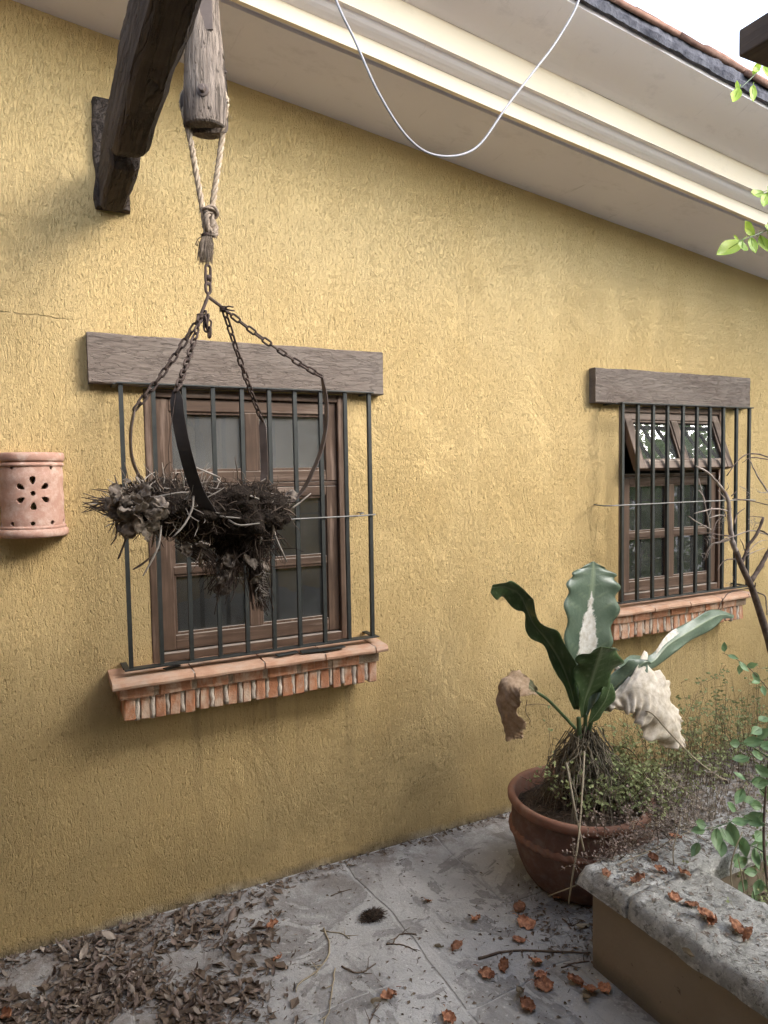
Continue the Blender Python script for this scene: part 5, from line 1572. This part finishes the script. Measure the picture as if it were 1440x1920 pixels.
for (px_, py_, an, L) in ((1325, 1548, 165, .052), (1322, 1556, 190, .046), (1310, 1580, 250, .050), (1345, 1552, 262, .066), (1352, 1552, 280, .060), (1368, 1542, 285, .070), (1372, 1540, 335, .055), (1395, 1530, 330, .060), (1400, 1535, 20, .05),
                         (1388, 1394, 185, .050), (1394, 1392, 8, .060), (1420, 1385, 30, .055), (1425, 1400, 350, .06), (1398, 1460, 170, .045), (1408, 1466, 350, .060), (1425, 1468, 300, .060), (1430, 1512, 175, .055), (1432, 1525, 230, .06),
                         (1405, 1585, 170, .060), (1415, 1590, 255, .065), (1425, 1600, 300, .055), (1430, 1560, 200, .06), (1420, 1635, 190, .05), (1428, 1650, 240, .055), (1415, 1668, 270, .045), (1432, 1690, 220, .05), (1440, 1345, 200, .05), (1436, 1440, 20, .05), (1442, 1620, 330, .06), (1440, 1500, 40, .06), (1405, 1420, 200, .06), (1415, 1435, 320, .06), (1395, 1480, 240, .055), (1380, 1520, 150, .05), (1355, 1575, 250, .055), (1392, 1570, 280, .06), (1402, 1610, 200, .06), (1385, 1600, 250, .05), (1425, 1545, 150, .06), (1418, 1500, 190, .06), (1436, 1660, 170, .06), (1400, 1650, 230, .05), (1430, 1420, 160, .06), (1428, 1365, 200, .055), (1440, 1580, 200, .065), (1438, 1470, 170, .06)):
    put_leaf(GL, gs, px_, py_, YS + gq.uniform(-.04, .02), an + gq.uniform(-10, 10), L, gq)
sprig(gs, [(1378, 1700, -1.17), (1370, 1640, -1.18), (1376, 1600, -1.18), (1392, 1560, -1.18)], .0032, 'straw', 'dry_stalk')
sprig(gs, [(1398, 1690, -1.17), (1390, 1640, -1.18), (1384, 1610, -1.18)], .0026, 'straw', 'dry_stalk')

# --- young sprigs hanging in from the upper right
LL = [leaf_mesh('leaf', MAT['lime'], .075, .036, curl=.4 + .3 * s_, fold=.25, wav=.10, seed=s_ + 40, nu=12, nv=7, stem=.012) for s_ in range(3)]
YV = -1.05
v1 = empty('vine_sprig', at(1440, 440, YV), 'lowest sprig of young leaves hanging at the right edge, under the eave', 'vine', 'vine sprigs at the upper right')
sprig(v1, [(1475, 405, YV), (1440, 430, YV), (1405, 445, YV), (1385, 452, YV)], .0022)
for (px_, py_, an, L) in ((1392, 450, 215, .078), (1393, 452, 250, .048), (1408, 446, 268, .046), (1385, 450, 160, .02), (1425, 440, 285, .055), (1415, 440, 150, .05), (1442, 425, 300, .06), (1445, 420, 240, .05)):
    put_leaf(LL, v1, px_, py_, YV + gq.uniform(-.02, .02), an, L * 1.45, gq, tilt=-_f + Vector((gq.uniform(-.35, .35), gq.uniform(-.35, .35), gq.uniform(-.2, .5))))
v2 = empty('vine_sprig', at(1440, 365, YV), 'middle sprig of yellow-green leaves crossing the cornice at the right edge', 'vine', 'vine sprigs at the upper right')
sprig(v2, [(1480, 345, YV), (1445, 360, YV), (1430, 362, YV)], .0020)
for (px_, py_, an, L) in ((1432, 360, 205, .05), (1438, 362, 245, .045), (1450, 358, 270, .05), (1455, 350, 220, .05)):
    put_leaf(LL, v2, px_, py_, YV + gq.uniform(-.02, .02), an, L * 1.45, gq, tilt=-_f + Vector((gq.uniform(-.35, .35), gq.uniform(-.35, .35), gq.uniform(-.2, .5))))
v3 = empty('vine_sprig', at(1430, 120, YV), 'topmost leafy sprig dangling against the white sky', 'vine', 'vine sprigs at the upper right')
sprig(v3, [(1446, 95, YV), (1424, 130, YV), (1405, 150, YV), (1385, 168, YV)], .0018)
for (px_, py_, an, L) in ((1386, 165, 245, .045), (1383, 168, 100, .018), (1412, 140, 60, .03), (1412, 160, 265, .038), (1425, 130, 200, .03), (1432, 122, 290, .035)):
    put_leaf(LL, v3, px_, py_, YV + gq.uniform(-.02, .02), an, L * 1.45, gq, tilt=-_f + Vector((gq.uniform(-.35, .35), gq.uniform(-.35, .35), gq.uniform(-.2, .5))))

# --- weeds: a few stalks one can pick out, the rest as a tangle
def weed(gst, glf, base, H, spread, q_, nb=6, lf=.010, sr=.0013):
    tip = base + Vector((q_.uniform(-spread, spread), q_.uniform(-spread, spread), H))
    m_ = base.lerp(tip, .5) + Vector((q_.uniform(-.03, .03), q_.uniform(-.03, .03), 0))
    S_ = spline([tuple(base), tuple(m_), tuple(tip)], 8)
    gst.tube(S_, [sr * (1 - .65 * i / 7) for i in range(8)], 4, False)
    for k in range(nb):
        i = q_.randrange(2, 8); p = Vector(S_[i]); d = Vector((q_.uniform(-1, 1), q_.uniform(-1, 1), q_.uniform(-.1, .9))).normalized(); l_ = q_.uniform(.02, .07)
        gst.tube([p, p + d * l_ * .6, p + d * l_ + Vector((0, 0, -.006))], [sr * .65, sr * .5, sr * .35], 3, False)
        for m2 in range(q_.randrange(2, 5)):
            c = p + d * l_ * q_.uniform(.3, 1.0)
            e = Vector((q_.uniform(-1, 1), q_.uniform(-1, 1), q_.uniform(-.6, .6))).normalized(); o_ = e.orthogonal().normalized() * lf * q_.uniform(.25, .4); l2 = lf * q_.uniform(.6, 1.3)
            glf.add([c, c + e * l2 * .5 + o_, c + e * l2, c + e * l2 * .5 - o_], [(0, 1, 2, 3)])
wq = random.Random(31)
def weeds_patch(name, label, spots, n, H, spread, mats=('straw', 'weed'), lf=.010, sr=.0013):
    e = empty(name, spots[0][0], label, 'weeds')
    a, b = G(), G()
    for k in range(n):
        c, rx, ry = wq.choice(spots)
        weed(a, b, Vector((c[0] + wq.gauss(0, rx), c[1] + wq.gauss(0, ry), c[2])), wq.uniform(*H), spread, wq, lf=lf, sr=sr)
    tag(a.build('weed_stems', MAT[mats[0]], e), kind='stuff')
    tag(b.build('weed_leaves', MAT[mats[1]], e), kind='stuff')
    e['kind'] = 'stuff'
    return e
weeds_patch('wall_weeds', 'tangle of thin dry weeds against the wall behind the pot', [((2.45, -.30, 0), .20, .08), ((2.9, -.28, 0), .25, .08), ((3.4, -.22, 0), .3, .06)], 260, (.12, .52), .12, ('twig_mid', 'weed'), .016)
weeds_patch('pot_weeds', 'small weeds sprouting from the soil of the terracotta pot', [((1.86, -.60, .29), .07, .07), ((1.93, -.62, .29), .06, .07), ((1.80, -.58, .31), .06, .05)], 190, (.04, .18), .10, ('twig_mid', 'weed'), .016)
weeds_patch('rim_weeds', 'dry brown weeds hanging over the right rim of the terracotta pot', [((1.99, -.66, .30), .035, .035), ((1.93, -.74, .30), .03, .03)], 60, (-.10, .08), .12, ('twig_mid', 'deadleaf'), .013, .0017)
weeds_patch('dry_weeds', 'dry seeding weeds spilling over the coping beside the pot', [((1.86, -.86, .05), .10, .025), ((2.15, -.80, .05), .14, .05), ((2.5, -.78, .05), .2, .08)], 120, (.18, .42), .10, ('straw', 'deadgrey'), .010, .0016)
weeds_patch('corner_weeds', 'brittle brown weeds at the coping corner in front of the pot', [((1.60, -.885, .26), .06, .012), ((1.74, -.89, .28), .08, .012)], 36, (.05, .20), .12, ('twig_mid', 'deadleaf'), .010, .0017)
weeds_patch('planter_weeds', 'sparse weeds rooted in the planter soil', [((2.2, -1.2, .14), .25, .06), ((2.6, -1.3, .14), .3, .1)], 70, (.10, .30), .10, ('straw', 'weed'), .013)
YW = -.80
for k, (P, mt, lb) in enumerate((([(1102, 1660, -.88), (1093, 1700, -.88), (1085, 1720, -.88)], 'straw', None),
        ([(1028, 1680, -.72), (1080, 1660, -.86), (1150, 1625, -.95), (1230, 1590, -.95), (1300, 1555, -.95)], 'straw', 'long pale stalk lying across the corner of the coping'),
        ([(1268, 1650, -1.06), (1262, 1600, -1.04), (1270, 1560, -1.03), (1277, 1530, -1.02)], 'straw', 'thin pale stalk standing up from the coping'),
        ([(1180, 1310, -.45), (1260, 1370, -.50), (1290, 1400, -.52), (1330, 1440, -.52)], 'straw', None),
        ([(1225, 1435, -.45), (1265, 1465, -.50), (1310, 1500, -.55)], 'straw', 'pale straw leaning among the weeds behind the pot'),
        ([(1362, 1460, -.5), (1385, 1490, -.52), (1392, 1530, -.55)], 'straw', None),
        ([(1130, 1400, -.50), (1180, 1405, -.55), (1210, 1450, -.58), (1235, 1500, -.60)], 'twig_mid', 'dark arching stem bending over the right side of the pot'),
        ([(1418, 1470, -.6), (1408, 1420, -.6), (1420, 1350, -.6)], 'straw', None))):
    if lb is None: continue
    S_ = spline([tuple(at(*p)) for p in P], 16)
    tag(G().tube(S_, [.0024 - .001 * i / 15 for i in range(16)], 6).build('dry_stalk', MAT[mt], None, True), lb, 'stalk')
# leafy spray against the wall
sw = empty('wall_sprig', at(1360, 1225, -.5), 'short leafy sprig in front of the wall below the right-hand sill', 'plant')
sprig(sw, [(1470, 1330, -.55), (1430, 1280, -.52), (1395, 1245, -.5), (1355, 1224, -.5)], .0024, 'twig_mid')
for (px_, py_, an, L) in ((1358, 1222, 100, .05), (1365, 1228, 330, .045), (1385, 1240, 300, .06), (1390, 1245, 250, .05), (1400, 1250, 20, .05), (1412, 1260, 300, .05), (1425, 1275, 200, .05), (1430, 1285, 270, .05), (1440, 1290, 10, .05)):
    put_leaf(GL, sw, px_, py_, -.5, an, L, gq)

# --- cable looping under the eave
YC = -.85
P = [(.640, -.78, 3.16), (.668, -.80, 2.95), tuple(at(630, 0, YC)), tuple(at(665, 75, YC)), tuple(at(705, 165, YC)), tuple(at(750, 240, YC)), tuple(at(790, 280, YC)), tuple(at(830, 293, YC)), tuple(at(872, 288, YC)), tuple(at(905, 265, YC)), tuple(at(950, 200, YC)), tuple(at(1000, 135, YC)), tuple(at(1045, 75, YC)), tuple(at(1085, 0, YC)), (1.535, -.80, 3.05), (1.55, -.76, 3.12)]
tag(G().tube(spline(P, 110), .0033, 10).build('cable', MAT['cable'], None, True), 'thin white cable sagging in a loop below the cornice', 'cable')

# ================================================================== FALLEN LEAVES AND TWIGS
RL = [russet(60 + s_) for s_ in range(8)]
fl = random.Random(13)
def drop_leaf(me, px_, py_, sc, z0, label, group, nm='fallen_leaf', flip=None, cat='leaf', xy=None, pre=.35):
    c = atz(px_, py_, z0) if xy is None else Vector((xy[0], xy[1], z0))
    e = Matrix.Rotation(fl.uniform(0, 6.28), 3, 'Z') @ Matrix.Rotation(fl.uniform(-pre, pre) + (PI if (flip if flip is not None else fl.random() < .35) else 0), 3, 'X') @ Matrix.Rotation(fl.uniform(-pre, pre), 3, 'Y')
    co = [e @ (v.co * sc) for v in me.vertices]
    mn = min(v.z for v in co); cx = sum(v.x for v in co) / len(co); cy = sum(v.y for v in co) / len(co)
    o = inst(me, nm, None, (c.x - cx, c.y - cy, z0 - mn + .0005), e, sc)
    return tag(o, label, cat, group)
ON = [(803, 1692, .55, 'small russet leaf lying alone on the slab nearest the wall'), (893, 1727, .75, 'dark red curled leaf on the paving, left of the leaf row by the pot'), (857, 1778, .75, 'dark curled leaf alone in the middle of the paving'),
      (973, 1708, .8, 'russet leaf at the top of the row in front of the pot'), (985, 1736, 1.05, 'large curled russet leaf second in the row in front of the pot'), (974, 1765, .75, 'narrow rolled russet leaf third in the row in front of the pot'),
      (944, 1815, .85, 'pointed russet leaf just under the long twig'), (911, 1830, .95, 'flat russet leaf left of the pointed one under the long twig'), (1006, 1808, .8, 'orange leaf at the top of the tight cluster of three'),
      (1014, 1830, .75, 'crumpled leaf in the middle of the tight cluster of three'), (1018, 1852, .9, 'orange leaf at the bottom of the tight cluster of three'), (987, 1888, 1.0, 'russet leaf lying beside a pale withered leaf'),
      (1080, 1845, .8, 'dark russet leaf upper left of the trio near the planter foot'), (1107, 1862, .95, 'russet leaf in the middle of the trio near the planter foot'), (1132, 1855, .75, 'dark red leaf touching the foot of the planter'),
      (730, 1870, .9, 'bright russet leaf on the paving at the bottom centre'), (840, 1912, .9, 'russet leaf cut off by the bottom edge of the picture'), (1050, 1690, .8, 'brown leaf in the shadow under the pot'),
      (510, 1740, .9, 'reddish curled leaf at the edge of the leaf litter'), (520, 1800, .7, 'small red leaf among the twigs on the left paving'), (8, 1910, .9, 'orange leaf in the bottom left corner')]
for (px_, py_, sc, lb) in ON: drop_leaf(RL[fl.randrange(8)], px_, py_, sc * .92, .001, lb, 'russet leaves on the paving')
OC = [(1137, 1641, .75, 'orange leaf on the near corner of the coping'), (1195, 1655, .8, 'dark rolled leaf on the coping right of the corner'), (1240, 1635, .7, 'reddish leaf near the back edge of the coping'), (1225, 1612, .7, 'orange torn leaf by the weeds on the coping'),
      (1265, 1685, .75, 'russet leaf in the litter halfway along the coping'), (1298, 1698, .7, 'small orange leaf next to the litter on the coping'), (1325, 1722, 1.0, 'large orange curled leaf on the coping'), (1335, 1735, .75, 'leaf tucked against the large orange one on the coping'),
      (1385, 1748, 1.0, 'russet leaf lying with another at the right of the coping'), (1402, 1762, .8, 'orange leaf nearest the right edge on the coping'), (1282, 1640, .75, 'brown shrivelled leaf beside the dark gap of the planter'), (1268, 1570, .75, 'red rounded leaf below the green sprig')]
def coptop(x, y): return 0.326 + 0.010 * nz(x * 7, y * 7, 2.0) + 0.006 * nz(x * 21, y * 21, 4.0) + .002
for (px_, py_, sc, lb) in OC:
    c = atz(px_, py_, .33); drop_leaf(RL[fl.randrange(8)], px_, py_, sc * .85, coptop(c.x, c.y) + .001, lb, 'russet leaves on the coping')
PL = leaf_mesh('pale_leaf', MAT['straw'], .075, .034, curl=.9, fold=.8, wav=.3, seed=91, nu=13, nv=9, stem=.01)
for (px_, py_, z_, sc, lb) in ((975, 1868, .001, .9, 'pale rolled withered leaf on the paving below the twig'), (1092, 1740, .001, .7, 'pale leaf standing by the planter corner'), (1290, 1790, .312, .6, 'pale green leaf on the nosing of the coping'), (1100, 1880, .001, .7, 'pale thin leaf under the trio near the planter foot'), (705, 1888, .001, .8, 'greyish leaf tucked beside the bright russet one'), (823, 1777, .001, .5, 'tiny bleached leaf left of the dark curled one')):
    drop_leaf(PL, px_, py_, sc, z_, lb, 'pale withered leaves')
# dark clump
ck = empty('moss_clump', atz(700, 1722, 0), 'small black clump of fallen roots on the paving', 'clump')
c = atz(700, 1722, 0)
gg = G().add(*blob((c.x, c.y, .012), (.032, .024, .015), 9, .35, 3))
gg.build('core', MAT['dark_root'], ck, True)
gg = G()
for k in range(260):
    d = Vector((fl.gauss(0, 1), fl.gauss(0, 1), fl.gauss(0, .6))).normalized(); d.z = abs(d.z)
    p = c + Vector((d.x * .032, d.y * .024, .010 + d.z * .014)); e = (d + Vector((fl.gauss(0, .8), fl.gauss(0, .8), fl.gauss(0, .3)))).normalized(); e.z *= .4
    gg.tube([p, p + e * .008, p + e * fl.uniform(.012, .026) + Vector((0, 0, -.002))], [.0009, .0008, .0004], 3, False)
tag(gg.build('fibres', MAT['twig_dark'], ck), kind='stuff')
# twigs
TW = [([(898, 1798), (940, 1785), (985, 1782), (1050, 1784), (1108, 1786)], .0042, 'long dark twig lying across the paving to the planter'), ([(608, 1740), (618, 1780), (600, 1815), (560, 1845), (555, 1860)], .0030, 'pale branched twig curving down the left paving'),
      ([(640, 1812), (665, 1823), (685, 1820), (704, 1807)], .0028, 'short forked twig left of the crack between slabs'), ([(735, 1770), (750, 1752), (780, 1751)], .0026, 'small dark twig near the black clump'), ([(725, 1770), (755, 1772), (781, 1783)], .0022, 'thin curved twig right of the black clump'),
      ([(460, 1756), (490, 1752), (520, 1755)], .0026, 'dark twig at the edge of the leaf litter'), ([(470, 1880), (445, 1900), (430, 1918)], .0026, 'twig at the bottom left of the open paving'), ([(600, 1745), (640, 1750), (655, 1760)], .0022, 'thin twig running right from the pale branched one'),
      ([(628, 1815), (622, 1860), (615, 1900), (605, 1925)], .0026, 'pale straight twig pointing to the bottom edge'), ([(620, 1680), (640, 1672), (660, 1667)], .0020, 'fine twig near the foot of the wall'), ([(1055, 1722), (1070, 1735), (1085, 1730)], .0026, 'hooked twig beside the pot shadow'),
      ([(1052, 1815), (1080, 1805), (1106, 1802)], .0024, 'short twig below the long one by the planter'), ([(690, 1925), (700, 1900), (712, 1880)], .0022, 'stem trailing from the bright russet leaf')]
for P, r, lb in TW:
    Q = [tuple(atz(p[0], p[1], r)) for p in P]
    S_ = [s_ + np.array([fl.uniform(-1, 1), fl.uniform(-1, 1), 0]) * .002 for s_ in spline(Q, 14)]
    gg = G().tube(S_, [r * fl.uniform(.8, 1.15) * (1 - .4 * i / 13) for i in range(14)], 6)
    for k in range(3):
        i = fl.randrange(3, 12); p = Vector(S_[i]); d = Vector((fl.uniform(-1, 1), fl.uniform(-1, 1), .12)).normalized()
        gg.tube([p, p + d * .02, p + d * .035 + Vector((fl.uniform(-.006, .006), fl.uniform(-.006, .006), 0))], [r * .55, r * .45, r * .3], 5)
    tag(gg.build('fallen_twig', MAT['straw' if 'pale' in lb else 'twig_mid'], None, True), lb, 'twig', 'twigs on the paving')
# the drift of small brown leaves along the wall: nearest ones one by one, the rest as litter
SL = [leaf_mesh('litter_leaf', MAT['deadgrey' if s_ in (1, 3, 4) else 'deadleaf'], .036, .0155, curl=.5 + .25 * s_, fold=.5, wav=.30, seed=s_ + 80, nu=7, nv=5) for s_ in range(6)]
def litter_px(q_):
    """density of the drift, thick at the lower left, thinning to the right"""
    while True:
        px_, py_ = q_.uniform(-60, 720), q_.uniform(1600, 1990)
        wy = 1797 - .276 * px_
        if py_ < wy + 6: continue
        c = atz(px_, py_, 0)
        d = 1.0 if px_ < 300 else max(0, 1 - (px_ - 300) / 260)
        d *= .45 + 1.0 * mnoise.noise(Vector((c.x * 5, c.y * 5, 3)))
        if py_ - wy < 18: d = max(d, .5 * max(0, 1 - px_ / 760))
        if q_.random() < d: return px_, py_, c
lq = random.Random(99)
for k in range(210):
    px_, py_, c = litter_px(lq)
    if py_ > 1930 or px_ < -10: continue
    drop_leaf(SL[lq.randrange(6)], px_, py_, lq.choice((.6, .8, 1.0, 1.2, 1.6)), lq.uniform(.001, .006), 'small dry brown leaf in the drift at the lower left', 'brown leaves in the drift', 'litter_leaf', pre=.5)
gg = G()
def add_leaf(g_, me, M4):
    g_.add([M4 @ v.co for v in me.vertices], [tuple(p.vertices) for p in me.polygons])
SLs = [leaf_mesh('x', None, .034, .014, curl=.5 + .3 * s_, fold=.5, wav=.3, seed=s_ + 80, nu=5, nv=3) for s_ in range(4)]
for k in range(2500):
    px_, py_, c = litter_px(lq)
    if k == 1500:
        tag(gg.build('leaf_litter', MAT['deadleaf'], None, True), 'thick drift of small dry brown leaves along the foot of the wall', 'leaf litter', kind='stuff'); gg = G()
    M4 = Matrix.Translation((c.x, c.y, lq.uniform(.001, .004))) @ Matrix.Rotation(lq.uniform(0, 6.28), 4, 'Z') @ Matrix.Rotation(lq.gauss(0, .22) + (PI if lq.random() < .5 else 0), 4, 'X') @ Matrix.Rotation(lq.gauss(0, .2), 4, 'Y') @ Matrix.Scale(lq.uniform(.3, 1.0) ** 1.3 * 1.15, 4)
    add_leaf(gg, SLs[lq.randrange(4)], M4)
tag(gg.build('leaf_litter', MAT['deadgrey'], None, True), 'paler greyish dry leaves mixed through the drift at the lower left', 'leaf litter', kind='stuff')
# crumbs, twiglets and dust balls: along the wall foot, over the paving, behind the pot and on the coping
gg = G()
def crumb(x, y, z, s_):
    d = Vector((lq.uniform(-1, 1), lq.uniform(-1, 1), lq.uniform(-.15, .25))).normalized() * s_
    if lq.random() < .5:
        gg.tube([Vector((x, y, z + .001)) - d, Vector((x + lq.uniform(-.3, .3) * s_, y, z + .002)), Vector((x, y, z + .001)) + d], [.0007, .0009, .0006], 4, False)
    else:
        o_ = d.cross(Vector((0, 0, 1))) * lq.uniform(.3, .7); u_ = Vector((0, 0, lq.uniform(.2, .6) * s_))
        P = Vector((x, y, z + .0015))
        gg.add([P - d, P + o_ + u_, P + d, P - o_ + u_ * .4], [(0, 1, 2, 3)])
for k in range(1300):
    x = lq.uniform(-.6, 3.9); crumb(x, -abs(lq.gauss(0, .028)) - .004, .001, lq.uniform(.004, .014))
for k in range(700):
    px_, py_ = lq.uniform(250, 1110), lq.uniform(1600, 1925); c = atz(px_, py_, 0)
    if c.y < -.02: crumb(c.x, c.y, .001, lq.uniform(.002, .009))
for k in range(1500):
    px_, py_, c = litter_px(lq); crumb(c.x, c.y, .002, lq.uniform(.01, .03))
for k in range(500):
    x, y = lq.gauss(1.62, .16), lq.gauss(-.72, .10)
    if x > 1.2 and y > -.95: crumb(x, y, .001, lq.uniform(.004, .012))
tag(gg.build('floor_debris', MAT['twig_mid']), 'fine crumbs and twiglets scattered over the paving and wall foot', 'debris', kind='stuff')
gg = G()
for k in range(2600):
    x, y = lq.uniform(1.95, 3.9), lq.uniform(-.86, -.03); crumb(x, y, .002, lq.uniform(.008, .026))
for k in range(1000):
    x = lq.uniform(1.5, 2.6); y = lq.uniform(-1.07, -.90); crumb(x, y, coptop(x, y), lq.uniform(.003, .012))
for k in range(520):
    x = lq.uniform(1.49, 1.74); y = lq.uniform(-1.9, -1.07); crumb(x, y, coptop(x, y), lq.uniform(.002, .010))
tag(gg.build('bed_debris', MAT['deadgrey']), 'dry leaf bits and stalks covering the ground behind the pot and planter', 'debris', kind='stuff')
for k in range(70):
    x, y = lq.uniform(2.0, 3.7), lq.uniform(-.80, -.08)
    drop_leaf(SL[lq.randrange(6)], 0, 0, lq.uniform(.8, 1.5), .003, 'dry leaf lying on the ground between the pot and the right-hand window', 'dry leaves behind the pot', 'litter_leaf', xy=(x, y), pre=.5)
